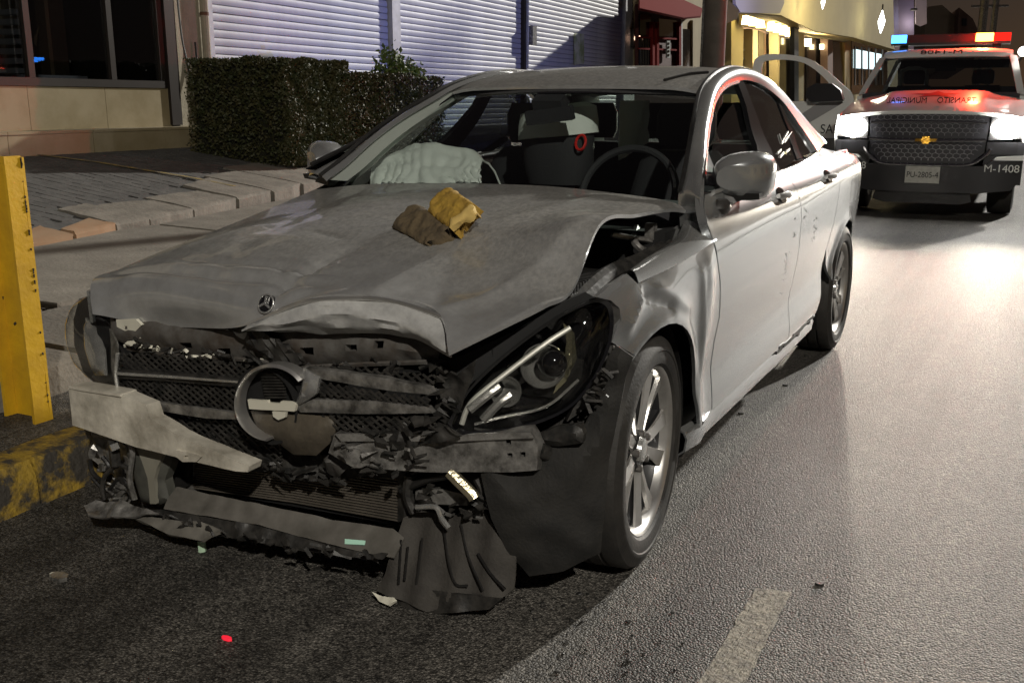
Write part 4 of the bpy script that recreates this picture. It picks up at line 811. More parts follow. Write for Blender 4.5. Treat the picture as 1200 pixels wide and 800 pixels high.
# ================================================================== ground
def struct(o): o['kind'] = 'structure'; return o
def asphalt():
    m, N, L, b = newmat('asphalt'); tc = N.new('ShaderNodeTexCoord'); O = tc.outputs['Object']
    def vor(sc, feat='F1'):
        v = N.new('ShaderNodeTexVoronoi'); v.feature = feat; v.inputs['Scale'].default_value = sc; L.new(O, v.inputs['Vector']); return v
    def noi(sc, det=6, vec=None):
        n = N.new('ShaderNodeTexNoise'); n.inputs['Scale'].default_value = sc; n.inputs['Detail'].default_value = det; n.inputs['Roughness'].default_value = .62; L.new(vec or O, n.inputs['Vector']); return n
    def mr(src, a, b_, c, d):
        r = N.new('ShaderNodeMapRange'); r.inputs[1].default_value = a; r.inputs[2].default_value = b_; r.inputs[3].default_value = c; r.inputs[4].default_value = d; L.new(src, r.inputs[0]); return r.outputs[0]
    def ma(op, x, y):
        k = N.new('ShaderNodeMath'); k.operation = op
        for i, q in enumerate((x, y)):
            if isinstance(q, (int, float)): k.inputs[i].default_value = q
            else: L.new(q, k.inputs[i])
        return k.outputs[0]
    v1, v2 = vor(165), vor(95); mp = N.new('ShaderNodeMapping'); mp.inputs['Rotation'].default_value = (0, 0, -RANG); mp.inputs['Scale'].default_value = (1, .06, 1); L.new(O, mp.inputs[0])
    streak = noi(2.2, 5, mp.outputs[0]); big = noi(.8, 7); mid = noi(7, 6); fine = noi(240, 3)
    sep = N.new('ShaderNodeSeparateColor'); L.new(v1.outputs['Color'], sep.inputs[0]); sep2 = N.new('ShaderNodeSeparateColor'); L.new(v2.outputs['Color'], sep2.inputs[0])
    stone_sparkle = ma('MULTIPLY', mr(sep.outputs[0], 0, 1, .3, 1.9), mr(sep2.outputs[1], 0, 1, .7, 1.35))  # stone tones, contrast widened to put sparkle into the colour
    tone = ma('MULTIPLY', ma('MULTIPLY', stone_sparkle, mr(streak.outputs[0], .38, .62, .5, 1.45)), ma('MULTIPLY', mr(big.outputs[0], .3, .7, .7, 1.2), mr(mid.outputs[0], .3, .7, .82, 1.15)))
    gap = mr(v1.outputs['Distance'], .25, .75, 1.0, .45); val = ma('MULTIPLY', ma('MULTIPLY', tone, gap), .080)
    cc_ = N.new('ShaderNodeCombineColor'); L.new(val, cc_.inputs[0]); L.new(ma('MULTIPLY', val, .93), cc_.inputs[1]); L.new(ma('MULTIPLY', val, .82), cc_.inputs[2]); L.new(cc_.outputs[0], b.inputs['Base Color'])
    h = ma('ADD', ma('MULTIPLY', v1.outputs['Distance'], -1.0), ma('ADD', ma('MULTIPLY', sep.outputs[1], .9), ma('MULTIPLY', fine.outputs[0], .35)))
    bp = N.new('ShaderNodeBump'); bp.inputs['Strength'].default_value = .8; bp.inputs['Distance'].default_value = .0055; L.new(h, bp.inputs['Height']); L.new(bp.outputs[0], b.inputs['Normal'])
    b.inputs['Roughness'].default_value = .6; b.inputs['Specular IOR Level'].default_value = .28
    return m
M['asph'] = asphalt()
M['conc'] = mat('worn concrete', (.235, .215, .18), .85, col2=(.135, .122, .10), nscale=3.2, bump=.004, bscale=45, contrast=.2)
M['concp'] = mat('pale cracked concrete', (.23, .21, .175), .85, col2=(.12, .108, .09), nscale=5, bump=.006, bscale=30, contrast=.2)
M['pave'] = mat('grey paving', (.115, .112, .105), .8, col2=(.062, .06, .057), nscale=5, bump=.006, bscale=22, contrast=.2)
M['dirt'] = mat('dark dirt', (.045, .035, .027), .95, col2=(.02, .016, .012), nscale=20, bump=.02, bscale=60)
M['yel'] = mat('chipped yellow paint', (.62, .37, .012), .5, col2=(.42, .24, .015), nscale=5, bump=.002, bscale=40)
def chipped():
    m = mat('worn yellow kerb paint', (.36, .235, .03), .75, col2=(.05, .044, .036), nscale=9, bump=.008, bscale=50, contrast=.07); return m
M['kyel'] = chipped()

M['orange'] = mat('orange stained kerb', (.27, .16, .085), .85, col2=(.3, .2, .12), nscale=5)
gq = MB(); gq.add([(-200, -60, 0), (200, -60, 0), (200, 300, 0), (-200, 300, 0)], [(0, 1, 2, 3)]); struct(gq.build('road', M['asph'], None))
def rquad(u0, v0, u1, v1, z, skew=0): return [rf(u0, v0, z), rf(u1, v0, z), rf(u1+skew, v1, z), rf(u0+skew, v1, z)]
def rbox(u0, u1, v0, v1, z0, z1): return [rf(u0, v0, z0), rf(u1, v0, z0), rf(u1, v1, z0), rf(u0, v1, z0), rf(u0, v0, z1), rf(u1, v0, z1), rf(u1, v1, z1), rf(u0, v1, z1)]
M['line'] = mat('worn lane paint', (.30, .275, .22), .75, col2=(.14, .128, .11), nscale=26, bump=.006, bscale=95, contrast=.16)
_n = M['line'].node_tree; _t = _n.nodes.new('ShaderNodeTexNoise'); _t.inputs['Scale'].default_value = 34; _t.inputs['Detail'].default_value = 8; _t.inputs['Roughness'].default_value = .8
_r = _n.nodes.new('ShaderNodeMapRange'); _r.inputs[1].default_value = .40; _r.inputs[2].default_value = .47; _n.links.new(_t.outputs[0], _r.inputs[0]); _n.links.new(_r.outputs[0], _n.nodes['Principled BSDF'].inputs['Alpha'])
_c = [gz(886, 688, .004), gz(927, 693, .004), gz(880, 800, .004)+V(.0, -.6, 0), gz(820, 800, .004)+V(.0, -.6, 0)]; _o = []
for _k in range(4):
    for _i in range(40 if _k % 2 else 10):
        _p = _c[_k].lerp(_c[(_k+1) % 4], _i/(40 if _k % 2 else 10)); _o.append(_p+V(.006*nz(_p.x, _p.y, 1, 40), .006*nz(_p.x, _p.y, 7, 40), 0))
d = MB(); d.add(_o, [tuple(range(len(_o)))[::-1]]); struct(d.build('lane_marking', M['line']))
# kerb of separate stones
def sthing(name, loc):
    o = thing(name, '', '', loc); del o['label']; o['kind'] = 'structure'; return o
kerb = sthing('kerb', rf(-1.1, 0))
rnd = random.Random(5)
for i in range(9):
    v0 = -4.2+i*.62; k = MB(); sec = []
    for j in range(6):
        v = v0+.004+(.612)*j/5; w = lambda s: .008*nz(v, s, i, 4)
        sec.append([rf(-1.03+w(1), v, 0), rf(-1.035+w(2), v, .10+w(5)), rf(-1.06+w(3), v, .152+w(6)), rf(-1.19+w(4), v, .158+w(7)), rf(-1.22, v, .14), rf(-1.22, v, 0)])
    k.loft(sec, True, True); k.build('kerb_stone', M['kyel'], kerb, 40)
vg = MB(); vg.grid([[rf(-1.21-.45*t, -5+12*s, .135+.012*nz(t*3, s*40, 2, 1)) for t in [k/4 for k in range(5)]] for s in [k/80 for k in range(81)]]); struct(vg.build('verge', M['asph']))
# raised pavement slabs
pv = sthing('pavement', rf(-2.5, 1))
def slab(pts, z0, z1, mt_=M['conc'], name='slab', j=.004):
    n = len(pts); top = [rf(u, v, z1+((-u-1.6)*.031)) for u, v in pts]; bot = [rf(u, v, z0) for u, v in pts]
    mb = MB(); mb.loft([bot, top], True, True); return mb.build(name, mt_, pv, 30)
slab([(-1.62, -4), (-1.62, .30), (-2.46, .30), (-2.46, -4)], .02, .25); slab([(-1.62, .36), (-1.62, 2.2), (-2.46, 2.2), (-2.46, .36)], .02, .25)
slab([(-1.62, 2.26), (-1.62, 6.5), (-2.46, 6.5), (-2.46, 2.26)], .02, .25)
slab([(-2.53, -4), (-2.53, .78), (-4.12, .70), (-4.0, -4)], .02, .255); slab([(-2.53, .92), (-2.53, 3.3), (-4.2, 3.3), (-4.12, .84)], .02, .255); slab([(-2.53, 3.36), (-2.53, 8.5), (-5.0, 8.5), (-4.2, 3.36)], .02, .255)
struct(MB().add(rquad(-1.64, -5, -5.2, 20, .20), [(0, 1, 2, 3)][::1]).build('joint_soil', M['dirt']))
gv = MB(); rnd = random.Random(8)
for (u0, v0, u1, v1, n) in ((-2.5, -1.5, -2.5, 3.2, 420), (-2.5, .85, -4.1, .77, 200), (-4.2, 2.6, -4.75, 6.5, 160)):
    for i in range(n):
        t = rnd.random(); r = rnd.uniform(.008, .022); c = rf(u0+(u1-u0)*t+rnd.uniform(-.03, .03), v0+(v1-v0)*t+rnd.uniform(-.05, .05), .21+rnd.uniform(0, .05)); gv.ell(c, (r, r*rnd.uniform(.6, 1.2), r*.7), 5, 3, .3, i)
o = gv.build('joint_gravel', mat('joint gravel', (.12, .105, .085), .9, col2=(.05, .045, .037), nscale=30), None, 20, kind='stuff'); o['label'] = 'loose gravel in the joints between the pavement slabs'
# forecourt: cracked concrete edge pieces, then pavers rising to the shops
def zf(u): return .36+.133*(-u-4.1)
def eu(v): return -4.08-.176*(v-2.3)
fcc = sthing('forecourt', rf(-5.5, 6))
(MB().grid([[rf(eu(v)-.14+(-7.76-eu(v))*t, v, zf(eu(v)-.14+(-7.76-eu(v))*t)-.009) for t in [k/6 for k in range(7)]] for v in [-6+k*1.0 for k in range(32)]], .3, (0, 0, 1)).build('forecourt_bed', M['pave'], fcc))
rnd = random.Random(12); v = -3.0; idx = 0
while v < 9.5:
    L_ = rnd.uniform(.55, .95) if v > 3.3 else rnd.uniform(.28, .5); wd = (.75+.25*math.sin(v*1.3)) if v > 2.9 else .14
    if 1.4 < v < 2.9: wd = .22
    jz = rnd.uniform(-.01, .008)
    pts = [(eu(v)+rnd.uniform(-.02, .02), v+rnd.uniform(0, .03)), (eu(v+L_)+rnd.uniform(-.03, .03), v+L_-.006-rnd.uniform(0, .02)), (eu(v+L_)-wd+rnd.uniform(-.09, .09), v+L_-.006+rnd.uniform(-.04, .0)), (eu(v)-wd+rnd.uniform(-.09, .09), v+rnd.uniform(-.01, .03))]
    mb = MB(); nseg = 5; ring = []
    for k in range(4):
        a, b = pts[k], pts[(k+1) % 4]
        for q in range(nseg): t = q/nseg; ring.append((a[0]+(b[0]-a[0])*t+(.018*nz(idx, k*3+q, 2, 3.3) if q else 0), a[1]+(b[1]-a[1])*t+(.018*nz(idx, k*3+q, 8, 3.3) if q else 0)))
    mb.loft([[rf(u, vv, .2) for u, vv in ring], [rf(u, vv, zf(u)-.008+jz+.010*nz(u, vv, 3, 5)) for u, vv in ring], [rf(u+(-.03-.02*nz(u, vv, 1, 6) if i < 5 else .006), vv, zf(u)+.012+jz+.008*nz(u, vv, 9, 4)) for i, (u, vv) in enumerate(ring)]], True, True)
    mb.build('edge_block', M['orange'] if 1.4 < v < 2.6 else M['concp'], fcc, 35); v += L_; idx += 1
pvm = MB(); rnd = random.Random(4); vv = -5.0; row = 0
while vv < 20:
    u = -7.35+.12*(row % 2)
    while u+.22 < eu(vv)-((.72+.25*math.sin(vv*1.3)) if vv > 2.9 else .30):
        if vv < 9.5 or rnd.random() < .5:
            z = zf(u+.11)+rnd.uniform(-.0025, .002); s_ = .133*.105; tl = rnd.uniform(-.002, .002)
            pvm.add([rf(u+.006, vv+.006, z+s_+tl), rf(u+.214, vv+.006, z-s_), rf(u+.214, vv+.114, z-s_-tl), rf(u+.006, vv+.114, z+s_), rf(u+.006, vv+.006, z-.03), rf(u+.214, vv+.006, z-.05), rf(u+.214, vv+.114, z-.05), rf(u+.006, vv+.114, z-.03)], [(0, 1, 2, 3), (4, 5, 1, 0), (5, 6, 2, 1), (6, 7, 3, 2), (7, 4, 0, 3)])
        u += .22
    vv += .12; row += 1
pvm.build('pavers', M['pave'], fcc, 20, kind='stuff')
def zfh(px, py):
    n = Vector((RC*.133, RS*.133, 1)).normalized(); p = rf(-4.1, 2.3, .36+.012); return hit(px, py, p, n)
yl = MB(); lp_ = [zfh(*q) for q in ((45, 181), (110, 189), (170, 199), (225, 208), (275, 218))]
for a, b in zip(lp_, lp_[1:]): yl.bar(a, b, .05, .004)
(yl.build('painted_line', mat('faded yellow line', (.34, .25, .07), .8, col2=(.13, .12, .10), nscale=9, contrast=.14), fcc))
# ================================================================== bollard
bo = rf(-1.47, -.12, .135); bo.z = .13
bol = thing('yellow_bollard', 'tall yellow steel channel post with chipped top behind the kerb', 'bollard', bo)
def bq(u, v, z): return rf(-1.47+u, -.12+v, z)
def ubox(u0, u1, v0, v1, z0, z1):
    n = 9; mb = MB(); rings = []
    for i in range(n):
        z = z0+(z1-z0)*i/(n-1); rings.append([bq(u0+.002*nz(z, 1, 1, 6), v0, z), bq(u1+.003*nz(z, 2, 1, 6), v0, z), bq(u1, v1+.002*nz(z, 3, 1, 6), z), bq(u0, v1, z)])
    return mb.loft(rings, True, True)
ubox(-.17, .085, -.004, .008, .12, 1.085).build('web', M['yel'], bol); ubox(.073, .085, -.07, -.004, .12, 1.09).build('flange', M['yel'], bol); ubox(-.17, -.158, -.07, -.004, .12, 1.08).build('flange', M['yel'], bol)
ubox(-.10, -.088, -.05, -.0042, .12, 1.05).build('stiffener', M['yel'], bol)
rnd = random.Random(6); chip = MB()
for i in range(80):
    z = rnd.choice([1.07+rnd.uniform(-.02, .015), rnd.uniform(.2, 1.07)]); r = rnd.uniform(.003, .009); u = rnd.choice([.0845, rnd.uniform(-.15, .08)])
    chip.box(bq(u, -.0055, z), (r, .004, r*rnd.uniform(.8, 2.2)), Matrix.Rotation(rnd.random(), 3, 'Y'))
chip.build('paint_chip', M['dirt'], bol, kind='stuff')
# ================================================================== shops on the left
UF = -7.4; FN = Vector((RC, RS, 0))
def gu(px, py, u=UF): return hit(px, py, rf(u, 0), FN)
def gv_(px, py, u=UF): return ir(gu(px, py, u))
M['marble'] = mat('beige marble', (.235, .19, .105), .35, col2=(.30, .25, .155), nscale=2.2, bump=.0008, bscale=12, contrast=.12)
M['stucco'] = mat('stained cream stucco', (.40, .36, .27), .9, col2=(.26, .23, .17), nscale=2.6, bump=.006, bscale=40)
M['dkframe'] = mat('dark bronze frame', (.03, .024, .02), .4, .4)
M['shopglass'] = glass('shop glass', (.55, .57, .58), .01, 1.0)
M['carton'] = mat('cardboard', (.10, .075, .045), .9, col2=(.07, .05, .032), nscale=6)
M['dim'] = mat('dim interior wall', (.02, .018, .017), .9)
shop = thing('corner_shop', 'dark glazed shopfront above a beige marble base and step', 'shop', rf(UF, 4, .75))
def part(name, pts8, mt_, par, **k): return MB().hexa(pts8).build(name, mt_, par, 30, **k)
part('base_core', rbox(-7.9, -7.43, -6, 7.0, .4, 1.43), M['stucco'], shop)
vs = [-1.2, .1, 1.4, 2.7, 4.0, 4.92, 5.95, 6.97]
for a, b in zip(vs, vs[1:]): part('marble_panel', rbox(-7.44, -7.40, a+.003, b-.003, .97, 1.435), M['marble'], shop)
part('step', rbox(-7.45, -7.02, -1.2, 7.36, .5, .955), M['stucco'], shop)
for a, b in zip([-1.2, 1.0, 3.2, 4.3, 5.35, 6.4], [1.0, 3.2, 4.3, 5.35, 6.4, 7.37]):
    part('step_tread', rbox(-7.43, -6.985, a+.003, b-.003, .957, .985), M['marble'], shop); part('step_riser', rbox(-7.02, -6.995, a+.003, b-.003, .6, .955), M['marble'], shop)
part('window_sill', rbox(-7.5, -7.38, -1.2, 6.9, 1.437, 1.52), M['dkframe'], shop)
for v0, w in ((1.8, .07), (3.9, .07), (5.0, .075), (6.1, .075), (6.87, .08)): part('mullion', rbox(-7.46, -7.39, v0-w/2, v0+w/2, 1.522, 4.6), M['dkframe'], shop)
for a, b in ((1.84, 3.86), (3.94, 4.96), (5.04, 6.06), (6.14, 6.83)): part('pane', rbox(-7.44, -7.43, a, b, 1.522, 4.6), M['shopglass'], shop)
part('lintel', rbox(-7.8, -7.35, -1.2, 7.0, 4.6, 5.6), M['stucco'], shop)
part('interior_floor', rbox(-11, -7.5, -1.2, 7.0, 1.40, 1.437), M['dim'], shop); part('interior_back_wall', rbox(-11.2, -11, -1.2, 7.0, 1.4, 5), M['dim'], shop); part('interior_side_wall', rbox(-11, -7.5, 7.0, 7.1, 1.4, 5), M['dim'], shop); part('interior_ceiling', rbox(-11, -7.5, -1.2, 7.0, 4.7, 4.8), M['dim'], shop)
part('door_jamb', rbox(-7.6, -7.36, 6.93, 7.10, 1.0, 4.6), M['dkframe'], shop)
part('side_pier', rbox(-8, -7.40, 7.10, 7.66, .5, 5.6), M['stucco'], shop)
part('pier_recess', rbox(-7.75, -7.405, 6.98, 7.095, .4, 1.44), M['dkframe'], shop)
for u, v0, v1, z0, z1 in ((-8.6, 5.25, 5.75, 1.44, 2.6), (-8.4, 5.72, 6.2, 1.44, 2.45), (-8.9, 4.4, 4.9, 1.44, 2.2)):
    c = thing('cardboard_carton', '%s cardboard carton standing behind the shop window' % ('tall' if z1 > 2.5 else 'middle sized' if z1 > 2.3 else 'low'), 'carton', rf(u, v0, z0), )
    mb = MB().hexa(rbox(u-.3, u+.2, v0, v1, z0, z1)); mb.build('carton_body', M['carton'], c)
    MB().hexa(rbox(u+.201, u+.204, (v0+v1)/2-.025, (v0+v1)/2+.025, z0, z1)).build('tape', mat('tape', (.3, .24, .15), .4), c)
sh = thing('white_shelf', 'long low white shelf inside the shop window', 'shelf', rf(-7.9, 5.2, 1.44)); MB().hexa(rbox(-8.1, -7.7, 5.15, 6.0, 1.52, 1.56)).build('board', mat('white board', (.5, .5, .55), .6), sh)
for v0 in (5.17, 5.95): MB().hexa(rbox(-8.1, -7.7, v0, v0+.03, 1.437, 1.52)).build('foot', M['dkframe'], sh)
bk = thing('paper_stack', 'stack of white packets leaning behind the shop window', 'packets', rf(-7.85, 5.15, 1.56))
for i in range(7): MB().hexa(rbox(-8.0, -7.72, 5.06+.012*i, 5.20+.012*i, 1.57+i*.10, 1.57+i*.10+.055)).build('packet', mat('packet', (.3, .3, .31), .7), bk)
led = tag(MB().ell(gu(181, 27, -7.5), (.02, .02, .02), 8, 6).build('red_indicator', emis('red led', (1, .03, .02), 6)), 'tiny red standby light glowing behind the shop glass', 'indicator')
dp = thing('drainpipe', 'rusty cream drainpipe running down the shop pier', 'pipe', rf(-7.33, 7.6, .6)); MB().tube([rf(-7.34, 7.60, z) for z in (.6, 2, 3, 5)], .05, 10).build('pipe', M['stucco'], dp)
for z in (1.2, 2.35, 3.5): MB().lathe([(-.02, .056), (.02, .056)], 12, rf(-7.34, 7.60, z), 'z').build('clamp', mat('rust', (.12, .06, .035), .8), dp)
cb = thing('hanging_cable', 'loose dark cable hanging beside the shop door', 'cable', rf(-7.34, 7.2, 1.3)); MB().tube(cr([rf(-7.36, 7.17, 4.5), rf(-7.35, 7.16, 2.4), rf(-7.33, 7.22, 1.75), rf(-7.30, 7.32, 1.38), rf(-7.33, 7.40, 1.6), rf(-7.36, 7.42, 2.0)], 6), .012, 6).build('cable', M['blk'], cb)
# --- shuttered building
M['shut'] = mat('white enamelled slats', (.46, .46, .48), .55, .0, col2=(.30, .30, .32), nscale=1.7, bump=.0015, bscale=18, contrast=.25)
shb = thing('shuttered_building', 'long building front closed by three white roller shutters', 'building', rf(-7.6, 16, .6))
part('back_wall', rbox(-8.2, -7.75, 7.66, 25.6, .2, 7.5), M['dim'], shb)
def shutter(v0, v1, z0, z1):
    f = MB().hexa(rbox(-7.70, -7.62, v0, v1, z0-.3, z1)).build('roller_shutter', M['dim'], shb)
    pr_ = [(0, .0), (.008, .003), (.013, .022), (.0145, .05), (.012, .078), (.006, .095), (0, .0985)]; mb = MB(); n = 12
    rows = [[rf(-7.62+a, v0+(v1-v0)*k/n, b)+FN*(.006*nz(k*.7, 1, v0, 1)) for a, b in pr_] for k in range(n+1)]; mb.loft(rows, False)
    me = None
    for i in range(int((z1-z0)/.104)):
        if me is None: o = mb.build('slat', M['shut'], f, 50); me = o.data; first = o
        else: o = mk('slat', me, None, f)
        o.location = (0, 0, z0+i*.104)
        o.rotation_euler = (0, .004*nz(i, v0, 1, 2.7), 0)
shutter(7.98, 12.36, .75, 3.0); shutter(12.66, 17.80, .75, 3.8); shutter(18.05, 24.5, .65, 4.9)
M['post'] = mat('pale painted steel', (.46, .46, .47), .5, .2, col2=(.33, .33, .33), nscale=4)
for v0, v1 in ((7.68, 7.82), (7.84, 7.96), (12.38, 12.64), (17.82, 17.90), (17.92, 18.03)): part('guide_post', rbox(-7.66, -7.52, v0, v1, .5, 5.5), M['post'] if v0 != 17.82 else M['dkframe'], shb)
part('end_post', rbox(-7.66, -7.50, 24.55, 25.5, .3, 6.5), M['post'], shb)
MB().tube([rf(-7.50, 17.95, 2.0), rf(-7.50, 17.95, 5)], .02, 8).build('conduit', M['post'], shb); part('junction_box', rbox(-7.52, -7.40, 17.98, 18.2, 2.5, 2.9), M['alu'], shb)
def text_mesh(body, size, mt_, loc, ex, ey, parent, name='lettering', depth=.002, bold=0, mirror=False, xs=1.0):
    cu_ = bpy.data.curves.new('txt', 'FONT'); cu_.body = body; cu_.size = size; cu_.align_x = 'CENTER'; cu_.align_y = 'CENTER'; cu_.extrude = depth; cu_.offset = bold
    o = bpy.data.objects.new('txt', cu_); COL.objects.link(o); dg = bpy.context.evaluated_depsgraph_get(); me = bpy.data.meshes.new_from_object(o.evaluated_get(dg)); bpy.data.objects.remove(o)
    ex, ey = Vector(ex).normalized(), Vector(ey).normalized(); ez = ex.cross(ey)
    off = WL.get(parent, V(0, 0, 0))
    for v_ in me.vertices: c = v_.co.copy(); v_.co = Vector(loc)+ex*c.x*xs*(-1 if mirror else 1)+ey*c.y+ez*c.z-off
    if mirror: me.flip_normals()
    me.materials.clear(); return mk(name, me, mt_, parent)
M['ink'] = mat('black ink', (.015, .015, .015), .6)
RV = Vector((-RS, RC, 0))
for i, ch in enumerate('UOO'):
    p = gu(742.5, 2+i*9, -7.495); text_mesh(ch, .30, M['ink'], p, RV, (0, 0, 1), shb, xs=1.5)
ps = tag(MB().hexa([p+FN*k for k in (.0, .012) for p in (gu(673, 76, -7.55), gu(684, 75, -7.55), gu(684, 40, -7.55), gu(673, 39, -7.55))]).build('paper_notice', mat('pale green notice', (.48, .50, .36), .8, col2=(.25, .3, .12), nscale=2.2, contrast=.08)), 'narrow pale green paper notice taped on the roller shutter', 'notice')
ic_ = thing('door_intercom', 'black intercom box with a small lamp on the pale end post', 'intercom', gu(741, 50, -7.48)); MB().hexa([p+FN*k for k in (0, .08) for p in (gu(739, 56, -7.49), gu(745, 56, -7.49), gu(745, 34, -7.49), gu(739, 34, -7.49))]).build('box', M['ink'], ic_); MB().ell(gu(747, 45, -7.3), (.1, .1, .1), 8, 6).build('lamp', emis('tiny warm lamp', (1, .6, .4), 1.2), ic_)
# --- hedge and bush
M['leaf'] = mat('hedge leaves', (.030, .040, .012), .6, col2=(.060, .052, .018), nscale=7, contrast=.14)
M['leaf2'] = mat('bush leaves', (.12, .17, .03), .55, col2=(.05, .08, .018), nscale=9)
M['bark'] = mat('bark', (.06, .045, .03), .9)
def leaves(name, n, samp, size, mt_, par, seed):
    r = np.random.default_rng(seed); P = np.array([samp(r) for _ in range(n)]); d = r.normal(size=(n, 3)); d /= np.linalg.norm(d, axis=1)[:, None]
    t = r.normal(size=(n, 3)); t -= d*(t*d).sum(1)[:, None]; t /= np.linalg.norm(t, axis=1)[:, None]; b = np.cross(d, t); L_ = size*r.uniform(.6, 1.3, (n, 1))
    v_ = np.stack([P-t*L_*.5, P+b*L_*.3+d*L_*.08, P+t*L_*.5, P-b*L_*.3+d*L_*.08], 1).reshape(-1, 3)
    me = bpy.data.meshes.new(name); off = WL[par]; f = np.arange(n*4).reshape(-1, 4); me.from_pydata((v_-np.array(off)).tolist(), [], f.tolist()); me.update(); return mk(name, me, mt_, par, kind='stuff')
def hedge(label, u0, u1, v0, v1, z0, z1, n, seed):
    h = thing('clipped_hedge', label, 'hedge', rf((u0+u1)/2, (v0+v1)/2, z0))
    mb = MB(); mb.hexa(rbox(u0+.07, u1-.08, v0+.07, v1-.07, z0+.12, z1-.07)); mb.build('twig_core', mat('hedge core', (.012, .012, .006), 1), h)
    def samp(r):
        k = r.random()
        u, v, z = r.uniform(u0, u1), r.uniform(v0, v1), z0+.08+(z1-z0-.08)*r.random()**.85
        if k < .55: u = u1-abs(r.normal(0, .05))
        elif k < .75: v = v0+abs(r.normal(0, .05))
        elif k < .97: z = z1-abs(r.normal(0, .04))
        bump = .05*nz(v, z, u, 3.5)+.03*nz(v, z, 2, 9); p = rf(u+bump, v, z+bump*.6+.03*nz(v, u, 7, 4)); return (p.x, p.y, p.z)
    leaves('foliage', n, samp, .042, M['leaf'], h, seed)
    for i in range(7):
        v = v0+.2+(v1-v0-.4)*i/6; MB().tube([rf((u0+u1)/2+.1, v, z0-.2), rf((u0+u1)/2+.12, v+.05, z0+.3)], [.03, .02], 6).build('stem', M['bark'], h)
hedge('tall dark clipped hedge in front of the roller shutter', -6.78, -5.32, 6.55, 7.75, .50, 1.75, 30000, 1)
hedge('lower section of clipped hedge beside the leafy bush', -6.60, -5.40, 7.78, 10.3, .45, 1.63, 22000, 2)
bs = thing('leafy_bush', 'small bright green bush rising above the low hedge', 'bush', rf(-5.7, 9.9, .5))
stems = []
rnd = random.Random(9)
for i in range(16):
    a = rf(-5.75+rnd.uniform(-.1, .1), 9.75+rnd.uniform(-.3, .4), 1.0); b = a+V(rnd.uniform(-.2, .2), rnd.uniform(-.35, .35), rnd.uniform(.6, .98)); stems.append((a, b)); MB().tube([a, a.lerp(b, .5)+V(.02, 0, 0), b], [.01, .007, .003], 5).build('stem', M['bark'], bs)
def bsamp(r):
    a, b = stems[r.integers(len(stems))]; t = r.uniform(.25, 1.02); p = a.lerp(b, t)+V(*r.normal(0, .055, 3)); return tuple(p)
leaves('foliage', 3200, bsamp, .085, M['leaf2'], bs, 5)
# ================================================================== traffic police pickup
TK = thing('police_pickup', 'white and black municipal traffic pickup with its headlights on and a door open', 'pickup', (.58, 9.6, 0), .02, local=True)
def tl(p):   # world -> truck frame
    d_ = Vector(p)-Vector((.58, 9.6, 0)); c, s = math.cos(-.02), math.sin(-.02); return Vector((d_.x*c-d_.y*s, d_.x*s+d_.y*c, d_.z))
M['tw'] = mat('white truck paint', (.62, .63, .60), .3, 0, coat=.6)
M['tb'] = mat('black truck paint', (.016, .016, .018), .35, coat=.4)
def xz(poly, y0, thick, name, mt_, par=TK, curve=.12, ang=30, sp=.08, dome=0., holes=()):
    fn = lambda x, z, d: Vector((x, y0+curve*(abs(x)/.98)**3+dome*(z-.8), z))
    # panel normal must face -y
    mb = panel([(a, b) for a, b in poly], fn, sp, -thick if False else thick, holes)
    return mb.build(name, mt_, par, ang)
sym = lambda half: [(x, z) for x, z in half]+[(-x, z) for x, z in half[::-1]]
bmp = xz(sym([(.55, .30), (.90, .34), (.98, .44), (.98, .66), (.70, .66), (.62, .60), (.45, .595)]), .0, .15, 'front_bumper', M['tb'])
for s in (-1, 1):
    xz([(s*.70, .665), (s*.99, .665), (s*.99, .72), (s*.74, .70)], -.004, .1, 'bumper_cap', M['tw'], bmp)
    xz([(s*.62, .725), (s*.98, .735), (s*.98, .86), (s*.62, .86)], .02, .1, 'lamp_panel', M['tb'])
xz(sym([(.50, .30), (.52, .20), (.40, .17)]), .05, .1, 'air_dam', M['blk'], bmp)
gr = xz(sym([(.30, .60), (.46, .62), (.60, .74), (.62, 1.12), (.50, 1.15), (.2, 1.16)]), .05, .06, 'truck_grille', mat('dark grille', (.02, .02, .024), .35))
hx = MB()
for r in range(11):
    for c_ in range(-9, 10):
        x, z = c_*.072+(.036 if r % 2 else 0), .66+r*.046
        if abs(x) < .57-.08*(z < .74) and abs(z-.875) > .05:
            for k in range(6): a, b = math.pi/6+k*math.pi/3, math.pi/6+(k+1)*math.pi/3; (k < 3) and hx.bar((x+.038*math.cos(a), .035+.12*abs(x/.98)**3, z+.028*math.sin(a)), (x+.038*math.cos(b), .035+.12*abs(x/.98)**3, z+.028*math.sin(b)), .007, .01, (0, 1, 0))
hx.build('grille_honeycomb', mat('honeycomb', (.16, .16, .17), .3, .6), gr, kind='stuff')
tchrome = mat('truck chrome', (.6, .6, .62), .12, 1.)
cy_ = lambda x: .12*abs(x/.98)**3
def tbar(px, r, name, par=gr): return MB().tube(cr([Vector((x, y+cy_(x), z)) for x, y, z in px], 6), r, 8).build(name, tchrome, par)
tbar([(-.60, .015, 1.06), (-.3, .015, 1.07), (0, .015, 1.072), (.3, .015, 1.07), (.6, .015, 1.06)], .016, 'chrome_bar')
tbar([(-.60, .0, .88), (-.3, .0, .87), (0, .0, .868), (.3, .0, .87), (.6, .0, .88)], .024, 'chrome_bar')
tbar([(-.66, .0, .78), (-.60, .0, .70), (-.46, .0, .615), (-.2, .0, .60), (.2, .0, .60), (.46, .0, .615), (.60, .0, .70), (.66, .0, .78)], .02, 'chrome_surround')
